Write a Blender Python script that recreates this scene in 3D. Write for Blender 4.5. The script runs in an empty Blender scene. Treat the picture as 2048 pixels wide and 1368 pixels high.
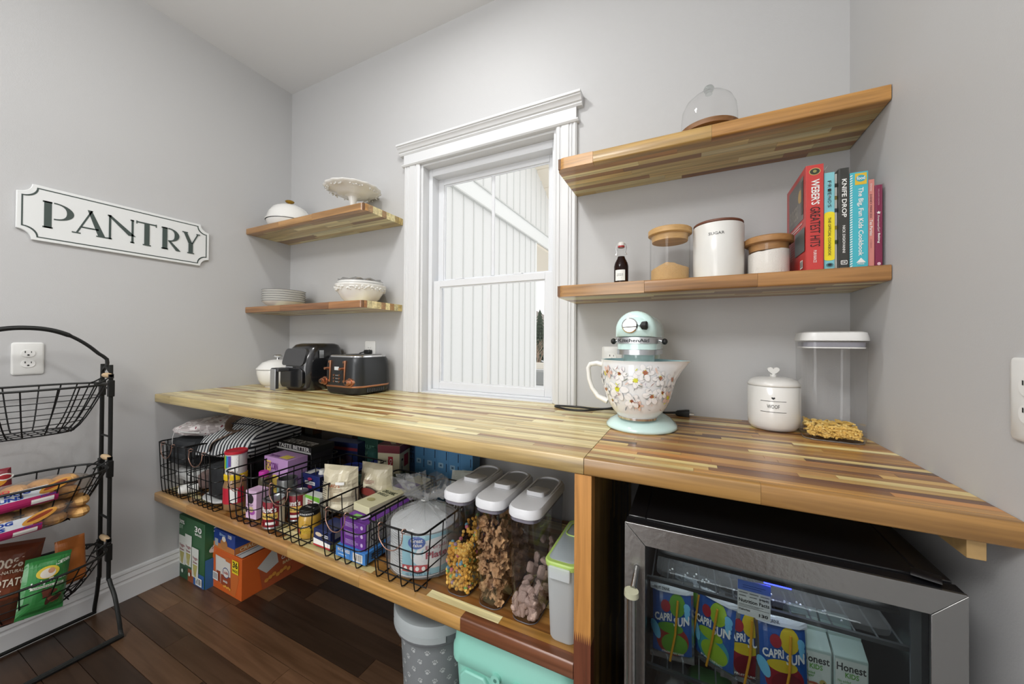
import bpy, math, random
from mathutils import Vector, Matrix, noise
C = bpy.context.scene.collection
random.seed(7)
S = bpy.context.scene
# ---------------------------------------------------------------- camera
CAMZ = 1.155
YAW, PITCH, ROLL, FPX = .4538, .0073, .0066, 720.4
f = Vector((-math.sin(YAW)*math.cos(PITCH), math.cos(YAW)*math.cos(PITCH), math.sin(PITCH)))
r = Vector((math.cos(YAW), math.sin(YAW), 0)); u = r.cross(f)
c_, s_ = math.cos(ROLL), math.sin(ROLL)
r, u = r*c_+u*s_, u*c_-r*s_
cam = bpy.data.objects.new('camera', bpy.data.cameras.new('camera'))
cam.matrix_world = Matrix(((r.x, u.x, -f.x, 0), (r.y, u.y, -f.y, 0), (r.z, u.z, -f.z, CAMZ), (0, 0, 0, 1)))
cam.data.sensor_width = 36; cam.data.lens = 36*FPX/2048; cam.data.shift_y = -6/2048
cam.data.clip_start = .02
C.objects.link(cam); S.camera = cam
# ---------------------------------------------------------------- world, lights, exposure
W = bpy.data.worlds.new('sky'); S.world = W; W.use_nodes = True
bgn = W.node_tree.nodes['Background']; bgn.inputs[0].default_value = (1, 1, 1, 1); bgn.inputs[1].default_value = .88
S.view_settings.view_transform = 'Standard'; S.view_settings.look = 'None'
S.view_settings.gamma = 1; S.view_settings.use_curve_mapping = False; S.view_settings.exposure = .84
def area(name, loc, size, power, rot=(0, 0, 0), col=(1, .995, .985), sy=None):
    l = bpy.data.lights.new(name, 'AREA'); l.size = size; l.energy = power; l.color = col
    if sy: l.shape = 'RECTANGLE'; l.size_y = sy
    o = bpy.data.objects.new(name, l); o.location = loc; o.rotation_euler = rot; C.objects.link(o); return o
area('ceiling_lamp_light', (-.85, .70, 2.66), .16, 5.5)
area('rear_ceiling_fill_light', (-.9, -1.2, 2.66), .9, 26)  # broad fill added at the unseen rear ceiling for ambient light
area('bounced_flash_fill', (-.7, -.7, 1.9), .35, 20, (math.pi, 0, 0))  # upward fill added behind the camera to brighten the ceiling
area('rear_wall_fill_light', (-.9, -2.25, 1.15), 1.0, 16, (math.radians(90), 0, 0), (1, 1, 1), 2.0)  # unseen fill added before the closed rear wall, lights under the counter
# ---------------------------------------------------------------- materials
def lin(h):
    h = h.lstrip('#'); v = [int(h[i:i+2], 16)/255 for i in (0, 2, 4)]
    return tuple(x/12.92 if x <= .04045 else ((x+.055)/1.055)**2.4 for x in v)+(1,)
_mc = {}
def mute(c, k=.0):
    y = .3*c[0]+.6*c[1]+.1*c[2]; c = tuple(x+(y-x)*k for x in c[:3]); return (c[0]*1.06, c[1]*1.09, c[2]*.92, 1)
def M(col, rough=.5, metal=0, bump=0, bscale=60, var=0, coat=0, emit=0, alpha=None, name=None):
    key = (col, rough, metal, bump, bscale, var, coat, emit, alpha)
    if key in _mc: return _mc[key]
    m = bpy.data.materials.new(name or 'surface_'+col.strip('#')); m.use_nodes = True
    N = m.node_tree.nodes; L = m.node_tree.links; b = N['Principled BSDF']
    b.inputs['Base Color'].default_value = lin(col); b.inputs['Roughness'].default_value = rough
    b.inputs['Metallic'].default_value = metal
    if coat: b.inputs['Coat Weight'].default_value = coat; b.inputs['Coat Roughness'].default_value = .08
    if emit: b.inputs['Emission Color'].default_value = lin(col); b.inputs['Emission Strength'].default_value = emit
    if bump or var:
        g = N.new('ShaderNodeNewGeometry'); n = N.new('ShaderNodeTexNoise'); n.inputs['Scale'].default_value = bscale
        n.inputs['Detail'].default_value = 3
        L.new(g.outputs['Position'], n.inputs['Vector'])
        if var:
            mx = N.new('ShaderNodeMix'); mx.data_type = 'RGBA'; a = lin(col)
            mx.inputs[6].default_value = tuple(x*(1-var) for x in a[:3])+(1,); mx.inputs[7].default_value = tuple(min(1, x*(1+var)) for x in a[:3])+(1,)
            L.new(n.outputs['Fac'], mx.inputs[0]); L.new(mx.outputs[2], b.inputs['Base Color'])
        if bump:
            bp = N.new('ShaderNodeBump'); bp.inputs['Strength'].default_value = bump; bp.inputs['Distance'].default_value = .002
            L.new(n.outputs['Fac'], bp.inputs['Height']); L.new(bp.outputs[0], b.inputs['Normal'])
    _mc[key] = m; return m
def glass(col='#ffffff', tint=1.0, gloss=.06, rough=.02, milky=0, name='clear_glass', milk='#ffffff', bump=0, fres=1.45):
    key = ('g', col, tint, gloss, rough, milky, milk, bump)
    if key in _mc: return _mc[key]
    m = bpy.data.materials.new(name); m.use_nodes = True; N = m.node_tree.nodes; L = m.node_tree.links
    for n in list(N): N.remove(n)
    out = N.new('ShaderNodeOutputMaterial'); t = N.new('ShaderNodeBsdfTransparent'); g = N.new('ShaderNodeBsdfGlossy')
    cc = lin(col); t.inputs[0].default_value = tuple(x*tint for x in cc[:3])+(1,); g.inputs['Roughness'].default_value = rough
    fr = N.new('ShaderNodeFresnel'); gb = N.new('ShaderNodeNewGeometry'); ma = N.new('ShaderNodeMath'); ma.operation = 'MULTIPLY_ADD'
    ma.inputs[1].default_value = 1/fres-fres; ma.inputs[2].default_value = fres; L.new(gb.outputs['Backfacing'], ma.inputs[0]); L.new(ma.outputs[0], fr.inputs[0])
    mx = N.new('ShaderNodeMixShader'); L.new(fr.outputs[0], mx.inputs[0]); L.new(t.outputs[0], mx.inputs[1]); L.new(g.outputs[0], mx.inputs[2])
    last = mx
    if milky:
        d = N.new('ShaderNodeBsdfDiffuse'); d.inputs[0].default_value = lin(milk)
        tr = N.new('ShaderNodeBsdfTranslucent'); tr.inputs[0].default_value = lin(milk)
        a = N.new('ShaderNodeMixShader'); a.inputs[0].default_value = .5; L.new(d.outputs[0], a.inputs[1]); L.new(tr.outputs[0], a.inputs[2])
        k = N.new('ShaderNodeMixShader'); k.inputs[0].default_value = milky; L.new(mx.outputs[0], k.inputs[1]); L.new(a.outputs[0], k.inputs[2]); last = k
    if bump:
        ge = N.new('ShaderNodeNewGeometry'); n = N.new('ShaderNodeTexNoise'); n.inputs['Scale'].default_value = 38; n.inputs['Detail'].default_value = 4
        L.new(ge.outputs['Position'], n.inputs['Vector']); b = N.new('ShaderNodeBump'); b.inputs['Strength'].default_value = bump; b.inputs['Distance'].default_value = .01
        L.new(n.outputs['Fac'], b.inputs['Height']); L.new(b.outputs[0], g.inputs['Normal']); L.new(b.outputs[0], fr.inputs['Normal'])
    L.new(last.outputs[0], out.inputs[0]); _mc[key] = m; return m
def wood_mat(axis, name, rough=.34, dark=.55, usecol=True, base='#b98a55', grain=1.0, coat=0):
    """stave wood: each piece has its own timber colour (object colour), grain runs along axis"""
    m = bpy.data.materials.new(name); m.use_nodes = True; N = m.node_tree.nodes; L = m.node_tree.links; b = N['Principled BSDF']
    g = N.new('ShaderNodeNewGeometry'); oi = N.new('ShaderNodeObjectInfo')
    mp = N.new('ShaderNodeMapping'); sc = [70, 70, 70]; sc[axis] = 3.2; mp.inputs['Scale'].default_value = sc
    ad = N.new('ShaderNodeVectorMath'); ad.operation = 'ADD'; mu = N.new('ShaderNodeMath'); mu.operation = 'MULTIPLY'; mu.inputs[1].default_value = 37
    L.new(oi.outputs['Random'], mu.inputs[0]); L.new(g.outputs['Position'], ad.inputs[0]); L.new(mu.outputs[0], ad.inputs[1])
    L.new(ad.outputs[0], mp.inputs['Vector'])
    n = N.new('ShaderNodeTexNoise'); n.inputs['Scale'].default_value = 1; n.inputs['Detail'].default_value = 6; n.inputs['Distortion'].default_value = .6
    L.new(mp.outputs[0], n.inputs['Vector'])
    cr = N.new('ShaderNodeValToRGB'); cr.color_ramp.elements[0].position = .30; cr.color_ramp.elements[1].position = .62
    cr.color_ramp.elements[0].color = (dark, dark*.93, dark*.82, 1); cr.color_ramp.elements[1].color = (1, 1, 1, 1)
    L.new(n.outputs['Fac'], cr.inputs[0])
    mp2 = N.new('ShaderNodeMapping'); sc = [16, 16, 16]; sc[axis] = 2; mp2.inputs['Scale'].default_value = sc; L.new(ad.outputs[0], mp2.inputs['Vector'])
    n2 = N.new('ShaderNodeTexNoise'); n2.inputs['Scale'].default_value = 1; n2.inputs['Detail'].default_value = 3; L.new(mp2.outputs[0], n2.inputs['Vector'])
    cr2 = N.new('ShaderNodeValToRGB'); cr2.color_ramp.elements[0].position = .25; cr2.color_ramp.elements[1].position = .45
    cr2.color_ramp.elements[0].color = (.42, .36, .30, 1); cr2.color_ramp.elements[1].color = (1, 1, 1, 1); L.new(n2.outputs['Fac'], cr2.inputs[0])
    m1 = N.new('ShaderNodeMix'); m1.data_type = 'RGBA'; m1.blend_type = 'MULTIPLY'; m1.inputs[0].default_value = .8*grain
    m2 = N.new('ShaderNodeMix'); m2.data_type = 'RGBA'; m2.blend_type = 'MULTIPLY'; m2.inputs[0].default_value = .55*grain
    if usecol: L.new(oi.outputs['Color'], m1.inputs[6])
    else: m1.inputs[6].default_value = lin(base)
    L.new(cr.outputs[0], m1.inputs[7]); L.new(m1.outputs[2], m2.inputs[6]); L.new(cr2.outputs[0], m2.inputs[7])
    L.new(m2.outputs[2], b.inputs['Base Color']); b.inputs['Roughness'].default_value = rough; b.inputs['Coat Weight'].default_value = coat; b.inputs['Coat Roughness'].default_value = .16; b.inputs['Coat IOR'].default_value = 1.6
    bp = N.new('ShaderNodeBump'); bp.inputs['Strength'].default_value = .06; bp.inputs['Distance'].default_value = .001
    L.new(n.outputs['Fac'], bp.inputs['Height']); L.new(bp.outputs[0], b.inputs['Normal'])
    return m
WX = wood_mat(0, 'stave_wood_lengthwise', coat=.35, dark=.42); WZ = wood_mat(2, 'stave_wood_upright', rough=.42)
WF = wood_mat(0, 'dark_hardwood_floor', rough=.3, dark=.6)
# ---------------------------------------------------------------- geometry helpers
class G:
    def __init__(s): s.v = []; s.f = []; s.mi = []; s.ms = []; s.T = None
    def add(s, vs, fs, m):
        if m not in s.ms: s.ms.append(m)
        k = s.ms.index(m); n = len(s.v)
        vs = [Vector(v) for v in vs]
        if s.T is not None: vs = [s.T @ v for v in vs]
        s.v += vs; s.f += [tuple(i+n for i in q) for q in fs]; s.mi += [k]*len(fs); return s
    def box(s, x0, y0, z0, x1, y1, z1, m):
        return s.add([(x0, y0, z0), (x1, y0, z0), (x1, y1, z0), (x0, y1, z0), (x0, y0, z1), (x1, y0, z1), (x1, y1, z1), (x0, y1, z1)],
              [(0, 3, 2, 1), (4, 5, 6, 7), (0, 1, 5, 4), (1, 2, 6, 5), (2, 3, 7, 6), (3, 0, 4, 7)], m)
    def prism(s, poly, z0, z1, m, ax='z'):
        n = len(poly)
        mk = {'z': lambda a, b, h: (a, b, h), 'y': lambda a, b, h: (a, h, b), 'x': lambda a, b, h: (h, a, b)}[ax]
        vs = [mk(a, b, z0) for a, b in poly]+[mk(a, b, z1) for a, b in poly]
        fs = [tuple(range(n))[::-1], tuple(range(n, 2*n))]+[(i, (i+1) % n, n+(i+1) % n, n+i) for i in range(n)]
        return s.add(vs, fs, m)
    def loft(s, loops, m, cap0=True, cap1=True):
        n = len(loops[0]); vs = [p for l in loops for p in l]; fs = []
        for k in range(len(loops)-1):
            for i in range(n):
                a = k*n+i; b = k*n+(i+1) % n; fs.append((a, b, b+n, a+n))
        if cap0: fs.append(tuple(range(n))[::-1])
        if cap1: fs.append(tuple(range((len(loops)-1)*n, len(loops)*n)))
        return s.add(vs, fs, m)
    def lathe(s, prof, m, cx=0, cy=0, seg=32, sx=1, sy=1):
        loops = [[(cx+max(q, 1e-4)*sx*math.cos(2*math.pi*i/seg), cy+max(q, 1e-4)*sy*math.sin(2*math.pi*i/seg), z) for i in range(seg)] for q, z in prof]
        return s.loft(loops, m, prof[0][0] < .002 or False, prof[-1][0] < .002 or False)
    def tube(s, pts, rad, m, seg=6, closed=False, flat=None):
        P = [Vector(p) for p in pts]; n = len(P); loops = []; pr = None
        for i in range(n):
            a = P[(i-1) % n] if closed or i > 0 else P[i]; b = P[(i+1) % n] if closed or i < n-1 else P[i]
            t = (b-a).normalized()
            if pr is None:
                pr = t.cross(Vector((0, 0, 1)))
                if pr.length < .1: pr = t.cross(Vector((1, 0, 0)))
            pr = (pr-t*pr.dot(t)).normalized(); q = t.cross(pr)
            rr = rad[i] if isinstance(rad, (list, tuple)) else rad; fl = flat or 1
            loops.append([P[i]+pr*math.cos(6.28318*k/seg)*rr+q*math.sin(6.28318*k/seg)*rr*fl for k in range(seg)])
        if closed:
            vs = [p for l in loops for p in l]; fs = []
            for k in range(n):
                for i in range(seg):
                    a = k*seg+i; b = k*seg+(i+1) % seg; c = ((k+1) % n)*seg+(i+1) % seg; d = ((k+1) % n)*seg+i; fs.append((a, b, c, d))
            return s.add(vs, fs, m)
        return s.loft(loops, m)
    def ball(s, c, rx, ry, rz, m, seg=14, rings=8):
        loops = []
        for j in range(rings+1):
            a = -math.pi/2+math.pi*j/rings
            loops.append([(c[0]+rx*max(math.cos(a), .01)*math.cos(6.28318*i/seg), c[1]+ry*max(math.cos(a), .01)*math.sin(6.28318*i/seg), c[2]+rz*math.sin(a)) for i in range(seg)])
        return s.loft(loops, m)
    def mesh(s, name, sharp=38):
        me = bpy.data.meshes.new(name); me.from_pydata(s.v, [], s.f)
        for m in s.ms: me.materials.append(m)
        me.polygons.foreach_set('material_index', s.mi)
        if sharp:
            me.polygons.foreach_set('use_smooth', [True]*len(s.f)); me.set_sharp_from_angle(angle=math.radians(sharp))
        me.update(); return me
    def obj(s, name, parent=None, bevel=0, sharp=38, label=None, seg=2):
        o = bpy.data.objects.new(name, s.mesh(name, sharp)); C.objects.link(o); o.parent = parent
        if bevel:
            b = o.modifiers.new('edge', 'BEVEL'); b.width = bevel; b.segments = seg; b.limit_method = 'ANGLE'; b.angle_limit = .7
        if label: o['label'] = label
        return o
def tag(o, label, cat, group=None, kind=None):
    o['label'] = label; o['category'] = cat
    if group: o['group'] = group
    if kind: o['kind'] = kind
    return o
def thing(name, label, cat, loc=(0, 0, 0), rz=0, group=None, rot=None):
    o = bpy.data.objects.new(name, None); o.empty_display_size = .02; C.objects.link(o)
    o.location = loc; o.rotation_euler = rot or (0, 0, math.radians(rz)); return tag(o, label, cat, group)
def struct(name, g, bevel=0, parent=None, sharp=30):
    o = g.obj(name, parent, bevel, sharp)
    if not parent: o['kind'] = 'structure'
    return o
def rrect(w, d, rad, n=5, cx=0, cy=0):
    rad = min(rad, w/2-1e-4, d/2-1e-4); p = []
    for sx, sy, a0 in ((1, 1, 0), (-1, 1, 90), (-1, -1, 180), (1, -1, 270)):
        for i in range(n+1):
            a = math.radians(a0+90*i/n); p.append((cx+sx*(w/2-rad)+rad*math.cos(a), cy+sy*(d/2-rad)+rad*math.sin(a)))
    return p
def rl(w, d, rad, z, n=5, cx=0, cy=0): return [(x, y, z) for x, y in rrect(w, d, rad, n, cx, cy)]
_tc = {}
def textmesh(body, bold=0, res=2):
    k = (body, bold)
    if k in _tc: return _tc[k]
    cu = bpy.data.curves.new('t', 'FONT'); cu.body = body; cu.offset = bold; cu.resolution_u = res; cu.fill_mode = 'FRONT'
    o = bpy.data.objects.new('t', cu); C.objects.link(o)
    me = bpy.data.meshes.new_from_object(o.evaluated_get(bpy.context.evaluated_depsgraph_get()))
    vs = [(v.co.x, v.co.y) for v in me.vertices]; fs = [tuple(p.vertices) for p in me.polygons]
    bpy.data.objects.remove(o); bpy.data.curves.remove(cu); bpy.data.meshes.remove(me)
    x0 = min(v[0] for v in vs); x1 = max(v[0] for v in vs); y0 = min(v[1] for v in vs); y1 = max(v[1] for v in vs)
    vs = [((a-x0)/(x1-x0), (b-y0)/(y1-y0)) for a, b in vs]; _tc[k] = (vs, fs); return _tc[k]
def plane(o, uu, vv):
    o, uu, vv = Vector(o), Vector(uu), Vector(vv); n = uu.cross(vv).normalized()
    return lambda a, b, h: o+uu*a+vv*b+n*h
def front(y): return plane((0, y, 0), (1, 0, 0), (0, 0, 1))         # faces -y
def cylF(rad, cx=0, cy=0, a0=0):                                      # a = arc length from the front (-y)
    rf = rad if callable(rad) else (lambda b: rad)
    def F(a, b, h):
        R_ = rf(b); t = a/rf(0 if not callable(rad) else b)+a0-math.pi/2
        return Vector((cx+(R_+h)*math.cos(t), cy+(R_+h)*math.sin(t), b))
    return F
class D(G):
    def __init__(s, F, off=.0006): G.__init__(s); s.F = F; s.h = off
    def up(s): s.h += .00022
    def rect(s, a0, b0, a1, b1, m, n=1, k=1):
        vs = [s.F(a0+(a1-a0)*i/n, b0+(b1-b0)*j/k, s.h) for j in range(k+1) for i in range(n+1)]
        s.add(vs, [(j*(n+1)+i, j*(n+1)+i+1, (j+1)*(n+1)+i+1, (j+1)*(n+1)+i) for j in range(k) for i in range(n)], m); s.up(); return s
    def poly(s, pts, m):
        s.add([s.F(a, b, s.h) for a, b in pts], [tuple(range(len(pts)))], m); s.up(); return s
    def ell(s, ca, cb, ra, rb, m, n=22, rot=0):
        c, q = math.cos(rot), math.sin(rot)
        pts = [(math.cos(6.28318*i/n)*ra, math.sin(6.28318*i/n)*rb) for i in range(n)]
        pts = [(ca+x*c-y*q, cb+x*q+y*c) for x, y in pts]
        if max(ra, rb) < .009: s.add([s.F(ca, cb, s.h)]+[s.F(a, b, s.h) for a, b in pts], [(0, i+1, (i+1) % n+1) for i in range(n)], m); s.up(); return s
        vs = [s.F(ca, cb, s.h)]+[s.F(ca+(a-ca)*k/4, cb+(b-cb)*k/4, s.h) for k in (1, 2, 3, 4) for a, b in pts]
        s.add(vs, [(0, i+1, (i+1) % n+1) for i in range(n)]+[(1+k*n+i, 1+(k+1)*n+i, 1+(k+1)*n+(i+1) % n, 1+k*n+(i+1) % n) for k in range(3) for i in range(n)], m); s.up(); return s
    def text(s, body, a0, b0, a1, b1, m, bold=.012, rot=0, skew=0):
        vs, fs = textmesh(body, bold); w, h = a1-a0, b1-b0; out = []
        for x, y in vs:
            if rot == 90: x, y = 1-y, x          # reads upwards
            elif rot == -90: x, y = y, 1-x       # reads downwards
            out.append(s.F(a0+w*x, b0+h*y+skew*(x-.5), s.h))
        s.add(out, fs, m); s.up(); return s
    def lines(s, a0, b0, a1, b1, m, n=5, fill=.45):
        hh = (b1-b0)/n
        for i in range(n):
            w = (a1-a0)*(1 if i % 3 else .82); s.rect(a0, b0+hh*i+hh*(1-fill)/2, a0+w, b0+hh*i+hh*(1+fill)/2, m); s.h -= .00022
        s.up(); return s
    def bars(s, a0, b0, a1, b1, n=14):
        s.rect(a0, b0, a1, b1, WHITE); q = random.Random(int(abs(a0)*1e4)+n); w = (a1-a0)*.86; x = a0+(a1-a0)*.07
        for i in range(n):
            s.rect(x, b0+(b1-b0)*.12, x+w/n*q.uniform(.25, .7), b1-(b1-b0)*.12, BLACK); s.h -= .00022; x += w/n
        s.up(); return s
    def done(s, parent, name='printed_label', label=None): return s.obj(name, parent, sharp=0, label=label)
WHITE = M('#e6e6e2', .5); BLACK = M('#151515', .5); RED = M('#b3202c', .45); NAVY = M('#1b2a63', .45)
CER = M('#e4e3df', .16, coat=.4, name='white_glazed_ceramic')
IRON = M('#2a2b2a', .45, .6, bump=.3, bscale=200, name='dark_iron'); WIRE = M('#161616', .38, .5, name='black_wire')
COPPER = M('#b98467', .3, .9, name='copper'); CHROME = M('#d9dadb', .12, 1, name='chrome')
# ================================================================ ROOM
XL, XR, YB, YF, ZC = -2.246, .439, 1.42, -2.3, 2.704
WALL = M('#bababa', .55, bump=.12, bscale=260, name='grey_wall_paint'); CEIL = M('#d5d5d5', .8, name='ceiling_paint')
TRIM = M('#d3d4d5', .28, name='white_trim_paint')
# window opening
wx0, wx1, wz0, wz1 = -1.205, -.492, .899, 2.043
g = G(); T = .16
g.box(XL-.15, YB, 0, wx0, YB+T, ZC, WALL); g.box(wx1, YB, 0, XR+.15, YB+T, ZC, WALL)
g.box(wx0, YB, 0, wx1, YB+T, wz0-.03, WALL); g.box(wx0, YB, wz1+.02, wx1, YB+T, ZC, WALL)
struct('wall_back', g, sharp=0)
struct('wall_left', G().box(XL-.15, YF, 0, XL, YB, ZC, WALL), sharp=0)
struct('wall_right', G().box(XR, YF, 0, XR+.15, YB, ZC, WALL), sharp=0)
struct('wall_front', G().box(XL-.15, YF-.15, 0, XR+.15, YF, ZC, WALL), sharp=0)
struct('ceiling', G().box(XL-.15, YF-.15, ZC, XR+.15, YB+T, ZC+.1, CEIL), sharp=0)
for nm, x, y, s in (('ceiling_lamp', -.85, .80, .14), ('ceiling_lamp', -.9, -1.5, .2)):  # second fixture is added out of view to accompany the rear fill
    l = thing(nm, 'round flush ceiling lamp above the '+('counter' if y > 0 else 'unseen rear, added to go with the fill light'), 'lamp', (x, y, ZC))
    gg = G(); gg.lathe([(.001, 0), (s, 0), (s, -.012), (s*.9, -.02), (s*.88, -.012), (.001, -.012)], TRIM); gg.obj('lamp_base', l)
# floor planks
flr = struct('floor', G().box(XL, YF, -.05, XR, YB, -.0045, M('#1c130f', .7)), sharp=0)
um = G().box(0, 0, 0, 1, 1, 1, WF).mesh('plank_shape', 0)
def stave(me, parent, name, x0, y0, z0, x1, y1, z1, col):
    o = bpy.data.objects.new(name, me); C.objects.link(o); o.parent = parent
    o.location = (x0, y0, z0); o.scale = (x1-x0, y1-y0, z1-z0)
    a = mute(lin(col), .0 if parent.name != 'floor' else .1); k = random.uniform(.82, 1.14)*(1 if parent.name != 'floor' else .74); o.color = (a[0]*k, a[1]*k, a[2]*k, 1); return o
pitch = .0803; y = .568; rows = []
fc = ['#5d4233', '#4a3328', '#6b4a37', '#3e2c24', '#543b2e', '#73513b']
y = .568-pitch*9
jn = {.729: [-1.254], .649: [-1.755], .89: [-1.013], .97: [-.908]}
k = 0
while y < YB:
    if y > .568-pitch*8:
        js = next((v for q, v in jn.items() if abs(q-y) < .03), None)
        cuts = sorted(js+[js[0]-.75, js[0]+.8]) if js else [XL+random.uniform(.35, .8)+i*random.uniform(.62, .9) for i in range(4)]
        xs = [XL]+[c for c in cuts if XL+.05 < c < XR-.05]+[XR]
        for a, b in zip(xs, xs[1:]):
            stave(um, flr, 'floor_plank', a+.0007, y+.0009, -.0046, b-.0007, min(y+pitch, YB)-.0009, random.uniform(-.0006, 0), random.choice(fc))
    y += pitch
g = G().box(XL, YF, -.0046, XR, .568-pitch*8, 0, M('#4a3429', .3)); o = g.obj('floor_plank', flr, sharp=0); o['kind'] = 'stuff'; o.color = mute(lin('#3a2920'), .1)
# baseboards
prof = [(0, 0), (.016, 0), (.016, .075), (.012, .083), (.012, .087), (.015, .092), (.010, .112), (.0125, .117), (.010, .126), (.004, .13), (0, .13)]
struct('baseboard_left', G().prism([(XL+a, b) for a, b in prof], YF, YB, TRIM, 'y'), sharp=25)
struct('baseboard_back', G().prism([(YB-a, b) for a, b in prof][::-1], XL+.016, XR, TRIM, 'x'), sharp=25)
struct('baseboard_right', G().prism([(XR-a, b) for a, b in prof][::-1], YF, YB-.016, TRIM, 'y'), sharp=25)
# ================================================================ WINDOW
win = bpy.data.objects.new('window_1', None); C.objects.link(win); win['kind'] = 'structure'
win.location = ((wx0+wx1)/2, YB, wz0); wx = (wx0+wx1)/2
VIN = M('#d9dbde', .3, name='white_vinyl')
def wp(name, gg, bevel=.0015, par=None, label=None):
    gg.v = [v-Vector((wx, YB, wz0)) for v in gg.v]; return gg.obj(name, par or win, bevel, label=label)
def casing(x0, x1, flip=False):      # fluted side casing
    w = x1-x0; p = [(0, 0), (w, 0), (w, -.012), (w*.93, -.018), (w*.86, -.018), (w*.83, -.014), (w*.79, -.014), (w*.76, -.018), (w*.72, -.018), (w*.69, -.0145),
         (w*.66, -.0145), (w*.62, -.018), (w*.3, -.018), (w*.27, -.0145), (w*.24, -.0145), (w*.2, -.018), (w*.08, -.018), (0, -.012)]
    if flip: p = [(w-a, b) for a, b in p][::-1]
    return G().prism([(x0+a, YB+b) for a, b in p], wz0+.0005, wz1, TRIM)
wp('side_casing', casing(-1.305, wx0, True), 0); wp('side_casing', casing(wx1, -.402), 0)
g = G(); hx0, hx1 = -1.312, -.395
g.box(hx0+.008, YB-.02, wz1+.008, hx1-.008, YB, wz1+.062, TRIM); wp('head_casing', g)
g = G(); g.prism([(YB, wz1-.004), (YB-.022, wz1-.004), (YB-.027, wz1+.002), (YB-.027, wz1+.006), (YB-.022, wz1+.01), (YB, wz1+.01)], hx0, hx1, TRIM, 'x'); wp('head_bead', g, 0)
pr = [(0, .055), (.021, .055), (.027, .062), (.027, .068), (.033, .070), (.040, .082), (.046, .086), (.046, .090), (.052, .092), (.052, .101), (0, .101)]
g = G(); g.prism([(YB-a, wz1+b) for a, b in pr], hx0-.016, hx1+.016, TRIM, 'x'); wp('crown_moulding', g, 0)
g = G(); jd = .16                    # jamb liner
g.box(wx0-.001, YB-.002, wz0, wx0+.012, YB+jd, wz1, TRIM); wp('side_jamb', g)
g = G().box(wx1-.012, YB-.002, wz0, wx1+.001, YB+jd, wz1, TRIM); wp('side_jamb', g)
g = G().box(wx0+.012, YB-.002, wz1-.014, wx1-.012, YB+jd, wz1+.002, TRIM); wp('head_jamb', g)
g = G().box(wx0+.012, YB-.002, wz0-.02, wx1-.012, YB+jd, wz0+.004, TRIM); wp('sill', g)
# vinyl frame
fx0, fx1 = wx0+.012, wx1-.012
g = G(); Y0, Y1 = YB+.045, YB+.15
g.box(fx0, Y0, wz0+.004, fx0+.022, Y1, wz1-.014, VIN); wp('frame_stile', g)
g = G().box(fx1-.022, Y0, wz0+.004, fx1, Y1, wz1-.014, VIN); wp('frame_stile', g)
g = G().box(fx0+.022, Y0, wz1-.05, fx1-.022, Y1, wz1-.014, VIN); wp('frame_head', g)
g = G().box(fx0+.022, Y0, wz0+.004, fx1-.022, Y1, wz0+.014, VIN); wp('frame_sill', g)
PANE = glass('#fbfbfb', .99, name='window_glass', fres=1.3)
def sash(name, x0, x1, z0, z1, ya, yb, st, top, bot, label):
    gg = G(); gg.box(x0, ya, z0, x0+st, yb, z1, VIN); gg.box(x1-st, ya, z0, x1, yb, z1, VIN)
    gg.box(x0+st, ya, z0, x1-st, yb, z0+bot, VIN); gg.box(x0+st, ya, z1-top, x1-st, yb, z1, VIN)
    # glazing bead
    s2 = wp(name, gg, .002, label=label)
    gi = G(); i0, i1, j0, j1, ym = x0+st, x1-st, z0+bot, z1-top, (ya+yb)/2
    gi.box(i0, ya+.006, j0, i0+.006, ym-.003, j1, VIN); gi.box(i1-.006, ya+.006, j0, i1, ym-.003, j1, VIN)
    gi.box(i0+.006, ya+.006, j0, i1-.006, ym-.003, j0+.006, VIN); gi.box(i0+.006, ya+.006, j1-.006, i1-.006, ym-.003, j1, VIN)
    wp('glazing_bead', gi, 0, s2)
    wp('pane', G().box(i0, ym-.002, j0, i1, ym+.002, j1, PANE), 0, s2)
    xm = (i0+i1)/2
    wp('muntin', G().box(xm-.008, ym-.0085, j0+.006, xm+.008, ym-.0025, j1-.006, VIN), .001, s2)
sash('lower_sash', fx0+.018, fx1-.018, wz0+.014, 1.462, YB+.062, YB+.088, .042, .032, .034, 'lower window sash in front of the upper one')
sash('upper_sash', fx0+.012, fx1-.012, 1.435, wz1-.044, YB+.098, YB+.122, .042, .035, .034, 'upper window sash set behind the lower one')
for xx in (-1.02, -.70):
    g = G().box(xx-.022, YB+.064, 1.462, xx+.022, YB+.086, 1.470, VIN); wp('sash_lock', g, .002)
# ================================================================ OUTSIDE
SID = M('#dcdcd9', .6, name='white_siding'); SID2 = M('#e3e4e1', .6)
hx = -4.0
hw = thing('house_wing', 'white board and batten wing of the house seen through the window', 'house', (hx, 2.2, -.35))
def hp(name, gg, b=0): gg.v = [v-Vector((hx, 2.2, -.35)) for v in gg.v]; return gg.obj(name, hw, b, sharp=0)
hp('wall_panel', G().box(hx-.2, 2.2, -.35, hx, 9.72, 4.08, SID)); hp('wall_panel', G().box(hx-.2, 2.2, 4.43, hx, 15, 7.6, SID))
hp('frieze_band', G().box(hx-.2, 2.2, 4.08, hx+.05, 15, 4.43, SID2)); hp('drip_edge', G().box(hx-.02, 2.2, 4.43, hx+.08, 15, 4.46, M('#c9cac6', .6)))
hp('drip_edge', G().box(hx-.02, 2.2, 4.05, hx+.07, 9.72, 4.08, M('#c9cac6', .6)))
yy = 5.6-.377*7; GR = M('#d4d5d2', .7)
while yy < 13:
    if yy < 9.7: hp('batten', G().box(hx, yy-.016, -.35, hx+.02, yy+.016, 4.06, GR))
    hp('batten', G().box(hx, yy-.016, 4.46, hx+.02, yy+.016, 7.6, GR)); yy += .377
hp('corner_board', G().box(hx-.2, 9.66, -.35, hx+.03, 9.76, 4.08, SID2))
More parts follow.
